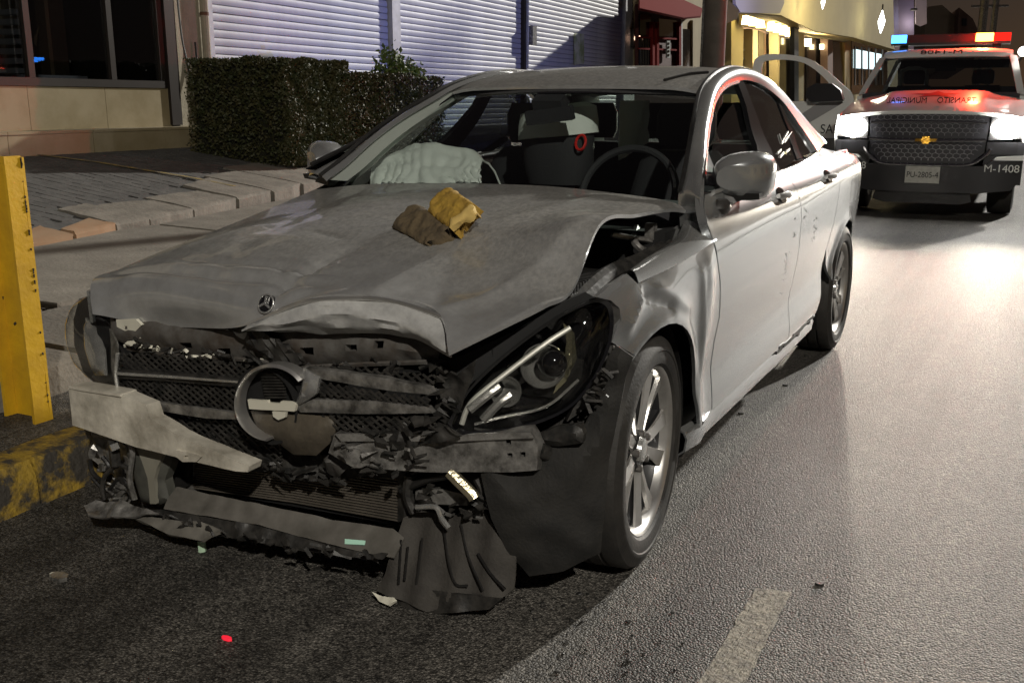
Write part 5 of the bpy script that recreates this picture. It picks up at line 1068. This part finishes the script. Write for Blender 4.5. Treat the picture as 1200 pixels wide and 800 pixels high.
MB().loft([[Vector((x*k, y, .873+z*k)) for x, z in ((-.115, -.018), (-.04, -.018), (-.04, -.045), (.04, -.045), (.04, -.018), (.105, -.018), (.115, .018), (.04, .018), (.04, .045), (-.04, .045), (-.04, .018), (-.105, .018))] for y, k in ((-.005, 1), (-.03, 1), (-.036, .9))], True, True).build('gold_emblem', mat('gold emblem', (.75, .42, .06), .25, .9), gr)
HLE = emis('headlight glare', (1, .97, .92), 45)
for s in (-1, 1):
    h = xz([(s*.63, .88), (s*.97, .90), (s*.97, 1.13), (s*.80, 1.15), (s*.64, 1.14)] if s > 0 else [(s*.63, .88), (s*.64, 1.14), (s*.80, 1.15), (s*.97, 1.13), (s*.97, .90)], .04, .06, 'headlight', mat('lamp housing', (.06, .06, .06), .2, .3))
    MB().loft([[Vector((s*.80+.165*k*math.cos(a), .10+dy, 1.005+.115*k*math.sin(a))) for a in [2*math.pi*j/24 for j in range(24)]] for dy, k in ((0, 1), (-.04, .95), (-.06, .6), (-.065, .02))], True, True).build('lit_lamp', HLE, h)
    l = bpy.data.lights.new('headlamp', 'SPOT'); l.energy = 300; l.color = (1, .89, .72); l.spot_size = math.radians(58); l.spot_blend = 1.0; l.shadow_soft_size = .05
    lo = bpy.data.objects.new('headlamp', l); COL.objects.link(lo); lo.parent = h; lo.location = (s*.80, -.06, 1.0); lo.rotation_euler = (math.radians(87.5), 0, math.radians(180))
# bonnet
def tz(x, y): return 1.155+.215*(y/1.25)**.8+.025*math.cos(x*1.6)+.03*(1 if abs(x) < .5 else math.exp(-((abs(x)-.5)/.09)**2))*min(1, y*3)-.05*(abs(x)/.95)**4
th = MB().grid([[Vector((x*.97, y+.03*(1-x*x)*0+cy_(x*.95), tz(x*.95, y))) for x in [k/16-1 for k in range(33)]] for y in [.03+1.24*k/12 for k in range(13)]], .04)
tho = th.build('truck_bonnet', M['tw'], TK, 45)
for s in (-1, 1): MB().grid([[Vector((s*(.955+.03*math.sin(math.pi*(z-.6)/.6)), y, z+(0 if z < 1.1 else .12*(y-.1)/1.2))) for y in (.13, .3, .6, .9, 1.3)] for z in (.66, .85, 1.0, 1.14)], .02).build('truck_fender', M['tw'], TK)
for s in (-1, 1): MB().hexa([Vector(q) for q in ((s*.99, .12, .40), (s*.99, .5, .40), (s*.6, .5, .40), (s*.6, .12, .40), (s*.99, .12, .86), (s*.99, .5, .86), (s*.6, .5, .86), (s*.6, .12, .86))]).build('fender_corner', M['tb'], TK)
nrm = Vector((0, -.2, 1)).normalized(); ey = Vector((0, 1, .19)).normalized()
for tx, tw in ((-.262, 'MUNICIPAL'), (.255, 'TRANSITO')): text_mesh(tw, .105, M['ink'], (tx, .27, tz(0, .27)+.034), (1, 0, 0), (0, .55, .83), tho, mirror=True, xs=.80)
st = MB(); pts = [Vector((r*math.cos(a)*1.15, .86+r*math.sin(a)*1.0, 0)) for k in range(5) for r, a in ((.26, math.pi/2+k*2*math.pi/5), (.11, math.pi/2+(k+.5)*2*math.pi/5))]
for p in pts: p.z = tz(p.x, p.y)+.006
c0 = Vector((0, .86, tz(0, .86)+.008)); st.add([c0]+pts, [(0, i+1, (i+1) % 10+1) for i in range(10)]); st.build('star_decal', mat('dark red decal', (.20, .015, .015), .4), tho, flat=True)
# cab
def wsx(s, t): return Vector((s*(.86-.13*t), 1.26+.62*t+.10*s*s*(1-t)*0, 1.39+.45*t))
MB().grid([[wsx(s/8-1, t/6) for s in range(17)] for t in range(7)], .004).build('truck_windshield', glass('truck glass', (.5, .52, .52), .02, .8), TK)
for s in (-1, 1): MB().loft([[wsx(s, t)+Vector((s*dx, dy, dz)) for dx, dy, dz in ((-.015, -.02, .01), (.07, .0, -.01), (.07, .10, -.02), (0, .08, -.02))] for t in (-.02, .25, .5, .75, 1.02)], True, True).build('front_pillar', M['tw'], TK)
rfm = MB().grid([[Vector((x*.745, y, interp(((1.86, 1.845), (1.90, 1.90), (1.96, 1.935), (2.1, 1.95), (3.6, 1.94)), y)-.035*x**4)) for x in [k/8-1 for k in range(17)]] for y in (1.86, 1.88, 1.90, 1.93, 1.96, 2.1, 2.4, 2.8, 3.3, 3.6)], .03).build('truck_roof', M['tw'], TK)
text_mesh('M-1408', .085, M['ink'], (-.06, 1.885, 1.895), (1, 0, 0), (0, .62, .78), rfm, mirror=True, xs=1.9)
for s in (-1, 1):
    MB().hexa([Vector(q) for q in ((s*.95, 1.3, .45), (s*.97, 3.6, .45), (s*.90, 3.6, .45), (s*.88, 1.3, .45), (s*.95, 1.3, 1.36), (s*.97, 3.6, 1.40), (s*.90, 3.6, 1.40), (s*.88, 1.3, 1.36))]).build('cab_side', M['tw'], TK)
    MB().loft([[Vector((s*x, y, z)) for x, y in ((a, 3.35), (a, 3.6), (a-.05, 3.6), (a-.05, 3.35))] for z, a in ((1.38, .93), (1.86, .75))], True, True).build('rear_pillar', M['tw'], TK)
MB().bbox((-.88, 3.5, .5), (.88, 3.6, 1.5)).build('cab_back', M['cabin'], TK); MB().bbox((-.7, 3.5, 1.75), (.7, 3.58, 1.86)).build('cab_back_header', M['cabin'], TK)
MB().bbox((-.88, 1.25, .8), (.88, 1.55, 1.40)).build('truck_dashboard', M['cabin'], TK)
for x in (-.42, .42):
    sb = MB().loft([[Vector((x+.25*math.copysign(abs(math.cos(a))**.6, math.cos(a))*k, 2.6+.08*math.sin(a), z)) for a in [2*math.pi*j/14 for j in range(14)]] for z, k in ((.9, .95), (1.3, 1), (1.5, .85))], True, True).build('truck_seat', M['cabin'], TK)
    MB().loft([[Vector((x+.14*math.copysign(abs(math.cos(a))**.6, math.cos(a))*k, 2.62+.06*math.sin(a), z)) for a in [2*math.pi*j/14 for j in range(14)]] for z, k in ((1.52, .9), (1.6, 1), (1.68, .9), (1.7, .7))], True, True).build('truck_headrest', M['cabin'], sb)
MB().box((0, 1.95, 1.70), (.24, .03, .07)).build('truck_inner_mirror', M['cabin'], TK)
fr4 = MB()
fr4.tube(cr([(-.66, 3.4, 1.45), (-.66, 3.4, 1.72), (-.36, 3.4, 1.72), (-.36, 3.4, 1.45), (-.66, 3.4, 1.45)], 3), .03, 6).build('cargo_guard', M['trim'], TK)
# light bar
lbm = MB().bbox((-.70, 2.15, 2.0), (.70, 2.42, 2.03)); lb_ = lbm.build('light_bar', M['blk'], TK, label='roof light bar, blue lamp lit at one end and red lamp burning')
for x0, x1, nm, mt_ in ((-.70, -.52, 'blue_lamp', emis('blue lamp', (.03, .25, 1), 4)), (-.515, .30, 'clear_cover', mat('dark red cover', (.10, .035, .035), .2)), (.305, .50, 'red_lamp', emis('red lamp', (1, .16, .02), 14)), (.505, .70, 'red_cover', mat('red cover', (.30, .01, .01), .2, emit=(1, .02, .01), es=.5))):
    MB().loft([[Vector((x, 2.285+y, 2.031+z)) for x, y, z in ((x0, dy, 0), (x1, dy, 0), (x1, dy*.8, .10), (x0, dy*.8, .10))] for dy in (-.13, .13)], True, True).build(nm, mt_, lb_)
for x, col, e in ((.40, (1, .05, .02), 130),):
    l = bpy.data.lights.new('beacon', 'SPOT'); l.energy = e; l.spot_size = math.radians(172); l.spot_blend = .25; l.color = col; l.shadow_soft_size = .06; lo = bpy.data.objects.new('beacon', l); COL.objects.link(lo); lo.parent = lb_; lo.location = (x, 2.13, 2.085); lo.rotation_euler = (math.radians(90), 0, math.radians(180))
l = bpy.data.lights.new('beacon', 'SPOT'); l.spot_size = math.radians(95); l.spot_blend = .6; l.energy = 420; l.color = (.24, .30, 1); l.shadow_soft_size = .06; lo = bpy.data.objects.new('beacon', l); COL.objects.link(lo); lo.parent = lb_; lo.location = (-.76, 2.30, 2.09); lo.rotation_euler = (math.radians(93), 0, math.radians(78))
for x in (-.55, .55): MB().bbox((x-.05, 2.25, 1.90), (x+.05, 2.35, 2.0)).build('bar_foot', M['blk'], lb_)
sp = MB().lathe([(0, .01), (0, .06), (.06, .055), (.09, .02)], 14, (.86, 1.78, 1.88), 'y').build('spot_lamp', emis('lit spot lamp', (1, .97, .9), 2.5), TK)
MB().tube([(.86, 1.86, 1.86), (.82, 1.9, 1.78)], .02, 6).build('spot_lamp_arm', M['blk'], TK)
# plate and fleet number
pm = MB().bbox((-.18, -.035, .40), (.18, -.02, .585)).build('number_plate', mat('dirty plate', (.42, .42, .38), .5, col2=(.3, .3, .27), nscale=20), TK)
text_mesh('PU-2805-4', .09, M['ink'], (0, -.038, .49), (1, 0, 0), (0, 0, 1), pm, xs=.85)
text_mesh('M-1408', .115, M['tw'], (.79, .035, .575), (1, .10, 0), (0, 0, 1), bmp, xs=1.0); text_mesh('M-1408', .115, M['tw'], (-.79, .035, .575), (1, -.10, 0), (0, 0, 1), bmp, xs=1.0)
for s in (-1, 1):
    t_ = MB().lathe([(-.13, .24), (-.14, .32), (-.12, .39), (0, .40), (.12, .39), (.14, .32), (.13, .24)], 36, (s*.80, .98, .40)).build('truck_tyre', M['tyre'], TK); MB().lathe([(.10, 0), (.11, .2), (.13, .24)], 24, (s*.80, .98, .40)).build('truck_rim', M['alu'], t_)
MB().bbox((-.7, .2, .35), (.7, 3.4, .6)).build('truck_chassis', M['void'], TK); MB().bbox((-.92, 3.62, .6), (.92, 5.4, 1.30)).build('cargo_bed', M['tb'], TK)
MB().bbox((.30, .6, .16), (.42, .66, .34)).build('tow_tab', M['alu'], TK)
# open door on the kerb side, seen from its outer skin
yD = 9.6+1.32
dpx = [tuple(q)[:2] for q in cr([(1000, 112), (985, 97), (968, 82), (950, 70), (930, 65), (905, 63.5), (890, 66), (883, 74), (882, 100), (884, 150), (890, 205), (940, 208), (985, 206), (993, 160), (998, 130)], 3, True)]
wpx = [tuple(q)[:2] for q in cr([(893, 76), (900, 71), (925, 70.5), (944, 75), (960, 86), (975, 101), (990, 116), (960, 118.5), (925, 119), (894, 118.5), (892, 98)], 3, True)]
dw = plate(dpx, (0, yD, 1), (0.12, -1, 0), sp=.06, thick=.09, holes=[wpx])
for q in dw.v: q.xyz = tl(q)
dob = dw.build('open_door', M['tw'], TK, 40, label='front door swung wide open')
dg_ = plate(wpx, (0, yD+.04, 1), (0.12, -1, 0), sp=.1, thick=.006)
for q in dg_.v: q.xyz = tl(q)
dg_.build('door_pane', glass('door glass', (.75, .77, .77), .01, .7), dob)
ds = plate([(960, 120), (990, 119.5), (950, 143), (925, 160), (900, 160)], (0, yD-.004, 1), (0.12, -1, 0), sp=.1, thick=.003)
for q in ds.v: q.xyz = tl(q)
ds.build('door_stripe', mat('grey stripe', (.25, .25, .25), .4), dob)
ds = plate([(884, 162), (992, 162), (985, 206), (890, 205)], (0, yD-.004, 1), (0.12, -1, 0), sp=.1, thick=.003)
for q in ds.v: q.xyz = tl(q)
ds.build('door_lower_panel', M['tb'], dob)
text_mesh('SALTILLO', .165, M['ink'], tl(hit(990, 152, (0, yD-.012, 1), (.12, -1, 0))), (1, .12, 0), (0, 0, 1), dob, xs=.85)
dm_ = MB().loft([[tl(Vector((p.x, yD-.25+dy, p.z))) for p in [gy(a, b, yD-.25) for a, b in ((946, 103), (955, 98), (975, 98), (985, 106), (988, 118), (950, 120), (944, 113))]] for dy in (0, .12)], True, True).build('door_mirror', M['tb'], dob)
# ================================================================== the street behind
def hv(px, dist): d_ = ray(px, 122); d_.z = 0; d_.normalize(); return Vector((CAM_POS.x, CAM_POS.y, 0))+d_*dist
def bplane(A, B): n = (B-A).cross(Vector((0, 0, 1))).normalized(); return A, (n if n.dot(CAM_POS-A) > 0 else -n)
def bpl(name, px, pl, mt_, par, thick=.12, sp=.8, off=0., **k): return plate(px, pl[0]+pl[1]*off, pl[1], sp=sp, thick=thick, **k).build(name, mt_, par, 30)
M['redw'] = mat('dark red brick wall', (.10, .03, .024), .8, col2=(.06, .02, .016), nscale=3, bump=.01, bscale=20)
M['redaw'] = mat('maroon awning', (.20, .02, .018), .9, spec=.05)
M['cream'] = mat('cream render', (.48, .40, .24), .85, col2=(.38, .31, .18), nscale=1.2)
M['yelw'] = mat('yellow render', (.55, .44, .17), .85, col2=(.45, .35, .13), nscale=.8)
M['dkwin'] = mat('dark window', (.015, .015, .017), .15, coat=.5)
RL = bplane(rf(-7.35, 25.5), rf(-7.35, 33))
rh = thing('red_house', 'dark red house front with a maroon awning', 'house', rf(-7.4, 27, .3))
bpl('wall', [(748, -40), (826, -40), (826, 80), (748, 80)], RL, M['cream'], rh, 1.); bpl('red_front', [(748, 5), (798, 15), (798, 78), (748, 78)], RL, M['redw'], rh, .1, off=.11)
aw = MB(); a0 = [gu(748, -6, -7.1), gu(800, 2, -7.1), gu(822, 12, -7.1)]; a1 = [gu(748, 12, -6.4), gu(800, 23, -6.4), gu(821, 21, -6.4)]
aw.grid([a0, a1], .06); aw.build('awning', M['redaw'], rh)
for px in ((750, 16, 763, 42), (772, 22, 793, 43)): bpl('window', [(px[0], px[1]), (px[2], px[1]+2), (px[2], px[3]), (px[0], px[3])], RL, M['dkwin'], rh, .04, off=.14)
for a in (765, 770, 796): bpl('post', [(a, 26), (a+2.5, 26), (a+2.5, 77), (a, 77)], RL, M['redaw'], rh, .12, off=.24)
for b in (43, 56): bpl('rail', [(749, b), (797, b+2), (797, b+4), (749, b+2)], RL, M['redaw'], rh, .05, off=.2)
for i in range(8): bpl('bar', [(750+i*1.9, 45), (750.8+i*1.9, 45), (750.8+i*1.9, 76), (750+i*1.9, 76)], RL, M['dkwin'], rh, .04, off=.18)
bpl('door', [(800, 34), (812, 35), (812, 78), (800, 78)], RL, M['dkwin'], rh, .08, off=.05); bpl('door_frame', [(797.5, 24), (800, 24), (800, 78), (797.5, 78)], RL, M['post'], rh, .1, off=.1); bpl('door_frame', [(812, 24), (814, 25), (814, 78), (812, 78)], RL, M['cream'], rh, .1, off=.1)
vs_ = thing('vertical_sign', 'narrow pale upright sign on the dark red house front', 'sign', gu(784, 68, -7.1)); bpl('board', [(782, 48), (785.5, 48), (785.5, 68), (782, 68)], RL, M['trim'], vs_, .05, off=.26)
for i in range(4): bpl('glyph', [(783, 50+i*4.5), (784.6, 50+i*4.5), (784.6, 52.6+i*4.5), (783, 52.6+i*4.5)], RL, M['dkwin'], vs_, .01, off=.275)
# utility pole
po = rf(-1.4, 9.75); pole = thing('utility_pole', 'thick dark utility pole at the kerb', 'pole', po)
MB().tube([po+V(0, 0, z) for z in (0, 1, 2, 4, 9)], [.15, .145, .14, .135, .11], 14).build('shaft', mat('weathered concrete pole', (.10, .085, .07), .9, col2=(.05, .042, .035), nscale=3), pole)
MB().tube([po+CR*-.14+V(0, 0, z) for z in (0, 2, 5)], .02, 6).build('conduit', M['alu'], pole)
bpl('tin_sign', [(848, -5), (866, 12), (864, 22), (846, 30)], (po-CF*.1, -CF), mat('faded tin', (.22, .17, .13), .6), pole, .02, .2)
# yellow shop block with lamps
YA, YB, YC = hv(858, 23), hv(992, 33), hv(1052, 48); YP = bplane(YA, YB); YQ = bplane(YB, YC)
ys = thing('yellow_shop_block', 'yellow shop block with a lit canopy and dark doorways', 'building', YA)
bpl('wall', [(856, -60), (992, -60), (992, 130), (856, 130)], YP, mat('brown render', (.20, .13, .085), .9), ys, .5); bpl('side_wall', [(990, -60), (1052, -60), (1052, 112), (990, 125)], YQ, M['yelw'], ys, .5)
bpl('gate_pillar', [(857, 0), (872, 0), (870, 120), (857, 120)], YP, M['yelw'], ys, .4, off=.5)
bpl('upper_front', [(866, -60), (995, -60), (1054, 10), (1054, 60), (1000, 44), (955, 37), (915, 18), (866, 14)], YP, M['yelw'], ys, .3, off=1.6)
bpl('awning', [(864, -30), (918, -30), (919, 4), (914, 16), (868, 15), (862, 5)], YP, mat('tan canvas', (.25, .19, .12), .8), ys, .05, off=2.0)
cn = MB().add([hit(a, b, YP[0]+YP[1]*o_, YP[1]) for a, b, o_ in ((876, 15, 1.6), (918, 20, 1.6), (955, 38, 1.6), (1000, 45, 1.6), (990, 50, .1), (950, 44, .1), (905, 30, .1), (872, 20, .1))], [(0, 1, 6, 7), (1, 2, 5, 6), (2, 3, 4, 5)]); cn.build('canopy_soffit', M['cream'], ys, flat=True)
bpl('lamp_board', [(872, 16), (902, 22), (932, 33), (930, 44), (900, 36), (872, 30)], YP, mat('brown lamp board', (.16, .11, .045), .8), ys, .1, off=.7)
for px, py in ((876.5, 24), (885, 25.5), (893.5, 28), (906, 31.5), (913.5, 33.5), (920.5, 36), (927.5, 38)):
    bpl('sign_lamp', [(px-1.6, py-5.5), (px+1.6, py-5.5), (px+3.4, py+5), (px-3.2, py+5)], YP, bpy.data.materials.get('warm lamp') or emis('warm lamp', (1, .86, .45), 3.2), ys, .08, .2, off=.82)
for x0, x1, y0 in ((866, 881, 40), (889, 896, 36), (900, 910, 40), (914, 928, 44), (945, 970, 44), (976, 992, 48)): bpl('doorway', [(x0, y0), (x1, y0+3), (x1, 122), (x0, 122)], YP, M['dkwin'], ys, .1, off=.04)
for x0, x1 in ((882, 888), (911, 913.5), (936, 942), (970, 976)): bpl('column', [(x0, 34), (x1, 36), (x1, 122), (x0, 122)], YP, M['cream'] if x0 != 970 else mat('pink brown column', (.3, .2, .17), .8), ys, .2, off=.3)
for x0 in (931,): bpl('dark_post', [(x0, 22), (x0+5, 23), (x0+5, 122), (x0, 122)], YP, M['blk'], ys, .1, off=1.4)
for i in range(6): bpl('gate_bar', [(868+i*2.2, 45), (868.8+i*2.2, 45), (868.8+i*2.2, 118), (868+i*2.2, 118)], YP, M['post'], ys, .03, .3, off=.1)
for b in (58, 68, 82): bpl('gate_rail', [(867, b), (880, b+.5), (880, b+2), (867, b+1.5)], YP, M['post'], ys, .03, .3, off=.13)
bpl('shop_window', [(1003, 58), (1034, 64), (1034, 82), (1003, 80)], YQ, emis('lit shop window', (.55, .72, .75), .8), ys, .05, .6, off=.06); bpl('window_frame', [(998, 46), (1040, 56), (1040, 110), (998, 110)], YQ, M['dkwin'], ys, .02, .8, off=.02)
for i in range(5): bpl('window_bar', [(1002+i*8, 54+i), (1003+i*8, 54+i), (1003+i*8, 100), (1002+i*8, 100)], YQ, M['blk'], ys, .03, .5, off=.1)
for (a, b, c, d_) in ((933, 48, 2.2, 4), (948, 50, 3, 4.5), (965, 55, 2.4, 3)): bpl('inside_lamp', rectpx(a, b, c, d_), YP, bpy.data.materials.get('warm lamp'), ys, .05, .2, off=.2)
for (a, b, c, d_, e) in ((0, 0, 0, 0, 0),): pass
l = bpy.data.lights.new('canopy_lamp', 'POINT'); l.energy = 95; l.color = (1, .78, .42); l.shadow_soft_size = .2; lo = bpy.data.objects.new('canopy_lamp', l); COL.objects.link(lo); lo.location = hit(935, 52, YP[0]+YP[1]*1.0, YP[1])
ns = thing('neon_sign', 'orange neon shop sign on the yellow side wall', 'sign', hit(1030, 40, YQ[0], YQ[1]))
bpl('sign_board', [(1010, 10), (1052, 22), (1052, 42), (1010, 32)], YQ, mat('dark sign board', (.10, .02, .015), .5), ns, .1, off=.5); NE = emis('orange neon', (1, .20, .03), 3.2)
for i, x in enumerate((1013, 1017, 1021, 1025, 1039, 1043, 1047)): bpl('neon_stroke', [(x, 15+i*1.2), (x+2.2, 15.5+i*1.2), (x+2.2, 29+i*1.3), (x, 28.5+i*1.3)], YQ, NE, ns, .05, .4, off=.58)
for (px, py, hh, lbl) in ((964.5, 3, 8, 'white lozenge lamp hanging on the yellow upper front'), (1033, 26, 13, 'white lozenge lamp hanging over the orange neon sign')):
    q = hit(px, py, YP[0]+YP[1]*2.1, YP[1]); s_ = (hit(px, py-hh, YP[0]+YP[1]*2.1, YP[1])-q).length
    ln = thing('lozenge_lamp', lbl, 'lamp', q); MB().loft([[q+V(math.cos(a)*r*s_, math.sin(a)*r*s_, z*s_) for a in [k*math.pi/2 for k in range(4)]] for z, r in ((-1, .02), (-.25, .26), (.1, .30), (1, .02))], True, True).build('lamp_body', emis('white lamp %d' % px, (.95, 1, .95), 4), ln, flat=True)
    l = bpy.data.lights.new('lozenge_light', 'POINT'); l.energy = 40 if px < 1000 else 3; l.color = (1, .9, .66); l.shadow_soft_size = .2; lo = bpy.data.objects.new('lozenge_light', l); COL.objects.link(lo); lo.location = q+YP[1]*.7
    MB().tube([q+V(0, 0, s_), q+V(0, 0, s_*1.5)], .02, 5).build('lamp_hanger', M['blk'], ln)
# banner post, far house, masts, wires
bp_ = hv(1067, 26); bn = thing('banner_post', 'lilac lit post carrying a pale banner', 'post', bp_); BP = (bp_, -CF); LIL = mat('lilac post', (.15, .13, .22), .8, spec=.1)
bpl('post', [(1052, -20), (1071, -20), (1071, 60), (1054, 60)], BP, LIL, bn, .3, .6); bpl('banner', [(1073, -20), (1086, -20), (1086, 28), (1079, 31), (1073, 28)], BP, mat('lilac banner', (.42, .36, .48), .8), bn, .03, .4, off=.3); bpl('bracket', [(1068, 10), (1075, 10), (1075, 12), (1068, 12)], BP, M['blk'], bn, .05, .4, off=.32)
fh = hv(1100, 60); FHP = (fh, -CF); fhs = thing('far_pale_house', 'pale gabled house far up the street', 'house', fh)
bpl('wall', [(1084, 12), (1088, 8), (1104, 6), (1125, 24), (1125, 70), (1084, 70)], FHP, mat('pale render', (.20, .16, .12), .9), fhs, 5, 3.); bpl('gable', [(1123, 26), (1124, 9), (1140, 22), (1148, 40), (1148, 70), (1123, 70)], FHP, mat('dim render', (.13, .08, .065), .9), fhs, 4, 3., off=.5); bpl('window', [(1128, 22), (1133, 22), (1133, 30), (1128, 30)], FHP, M['dkwin'], fhs, .1, 2., off=.6)
bpl('dark_roofline', [(1000, -10), (1052, -10), (1052, 18), (1015, 6)], (hv(1030, 55), -CF), M['dkwin'], fhs, 2, 3.)
for i, (px, r) in enumerate(((1141, .16), (1154, .12))):
    p = hv(px, 45); mm = thing('mast', ['thick', 'thin'][i]+' bare mast standing behind the light bar', 'mast', p); MB().tube([p, p+V(0, 0, 14)], r, 8).build('shaft', M['alu'], mm)
    for z in (5.0, 6.2): MB().bar(p+CR*-.5+V(0, 0, z), p+CR*.5+V(0, 0, z), .08, .08).build('crossarm', M['alu'], mm)
for i, (a, b, c, d_) in enumerate(((1165, -8, 1215, 30), (1172, -8, 1215, 18), (1160, -8, 1215, 45))):
    p, q = gz(a, b, 7) if False else hv(a, 34)+V(0, 0, 1.27+(122-b)/34), hv(c, 20)+V(0, 0, 1.27+(122-d_)/57)
    w_ = thing('overhead_wire', ['upper', 'middle', 'lowest'][[1, 0, 2][i]]+' overhead wire above the pickup', 'wire', p); MB().tube([p, p.lerp(q, .5)-V(0, 0, .15), q], .012, 5).build('strand', M['blk'], w_)
# ================================================================== house across the road, mirrored in the car's flank
oh = thing('house_across_road', 'plain cream house front across the road', 'house', rf(11.5, 2)); MB().hexa(rbox(11.5, 12.5, -16, 18, 0, 5.2)).build('wall', M['cream'], oh); MB().hexa(rbox(11.2, 12.6, -16.2, 18.2, 5.202, 5.5)).build('cornice', M['post'], oh)
for v0 in (-13, -9, -5, -1, 3, 7, 11, 15):
    wv = MB().hexa(rbox(11.46, 11.49, v0-.8, v0+.8, 1.2, 3.0) if v0 % 8 else rbox(11.46, 11.49, v0-.6, v0+.6, .05, 2.6)).build('window' if v0 % 8 else 'door', M['dkwin'], oh); MB().hexa(rbox(11.38, 11.455, v0-.95, v0+.95, 1.05, 1.16)).build('sill', M['post'], wv) if v0 % 8 else None
struct(MB().hexa(rbox(8.6, 11.49, -40, 60, .0, .14)).build('opposite_pavement', M['conc']))
# ================================================================== street lamp behind the photographer
lpz = Vector((7.6, -7.9, 0)); sl_ = thing('street_lamp', 'tall street lamp with a glowing head at the kerb', 'street lamp', lpz)
MB().tube([lpz+V(0, 0, z) for z in (0, .4, 3, 7.4)], [.11, .08, .07, .05], 12).build('post', M['alu'], sl_); MB().tube(cr([lpz+V(0, 0, 7.2), lpz+V(-.3, .1, 7.5), LAMP_POS+V(0, 0, .16)], 5), .03, 8).build('arm', M['alu'], sl_)
MB().box(LAMP_POS+V(0, 0, .10), (.34, .55, .10), Matrix.Rotation(-.3, 3, 'Z'), .6).build('lamp_head', M['alu'], sl_); MB().box(LAMP_POS+V(0, 0, .03), (.24, .42, .03), Matrix.Rotation(-.3, 3, 'Z')).build('diffuser', emis('sodium diffuser', (1, .8, .5), 8), sl_)
# ================================================================== bits on the road
dbr = MB(); rnd = random.Random(77)
for i in range(150):
    a_, b_ = (rnd.gauss(330, 120), rnd.gauss(655, 30)) if i < 110 else (rnd.uniform(560, 800), rnd.uniform(690, 790)); p = gz(a_, max(620, min(790, b_)), .002); r = rnd.uniform(.002, .009)
    k = rnd.choice([3, 4, 5]); ring = [V(r*math.cos(6.283*j/k)*rnd.uniform(.5, 1.5), r*math.sin(6.283*j/k)*rnd.uniform(.5, 1.2), 0) for j in range(k)]
    dbr.loft([[p+q for q in ring], [p+q*.8+V(0, 0, rnd.uniform(.002, .006)) for q in ring]], True, True)
o = dbr.build('crash_grit', M['blkdust'], None, 20, kind='stuff'); o['label'] = 'fine black plastic grit strewn under the smashed nose'
def bit(name, px, py, lbl, cat, mt_, r, seed):
    p = gz(px, py, .0); t = thing(name, lbl, cat, p); mb = MB(); mb.loft([[p+V(r[0]*math.cos(a)*(1+.35*nz(k, seed)), r[1]*math.sin(a)*(1+.3*nz(k, seed+3)), z*r[2]) for k, a in enumerate([2*math.pi*j/7 for j in range(7)])] for z in (.05, .6, 1)], True, True); mb.build('fragment', mt_, t, 20); return t
bit('glass_shard', 237, 646, 'pale green glass shard glinting on the road ahead of the bumper', 'shard', mat('green glass shard', (.45, .62, .45), .2), (.012, .012, .035), 1)
bit('reflector_chip', 266, 749, 'small red reflector chip in the dark patch of road', 'chip', mat('red reflector chip', (.75, .03, .05), .25, emit=(1, .02, .05), es=.25), (.016, .007, .007), 2)  # faint emission put into the chip in place of a glint
bit('plastic_scrap', 70, 678, 'little curled plastic scrap beside the kerb', 'scrap', M['alu'], (.03, .02, .012), 3)
bit('plastic_scrap', 62, 675, 'tiny pale chip next to the curled plastic scrap', 'chip', M['ped'], (.008, .008, .01), 4)
for i, (px, py) in enumerate(((945, 418), (920, 452), (868, 485), (960, 685), (372, 668), (388, 684))): bit('pebble', px, py, 'small dark pebble lying on the asphalt', 'pebble', M['blkdust'], (.012, .009, .007), 5+i)['group'] = 'pebbles on the road'
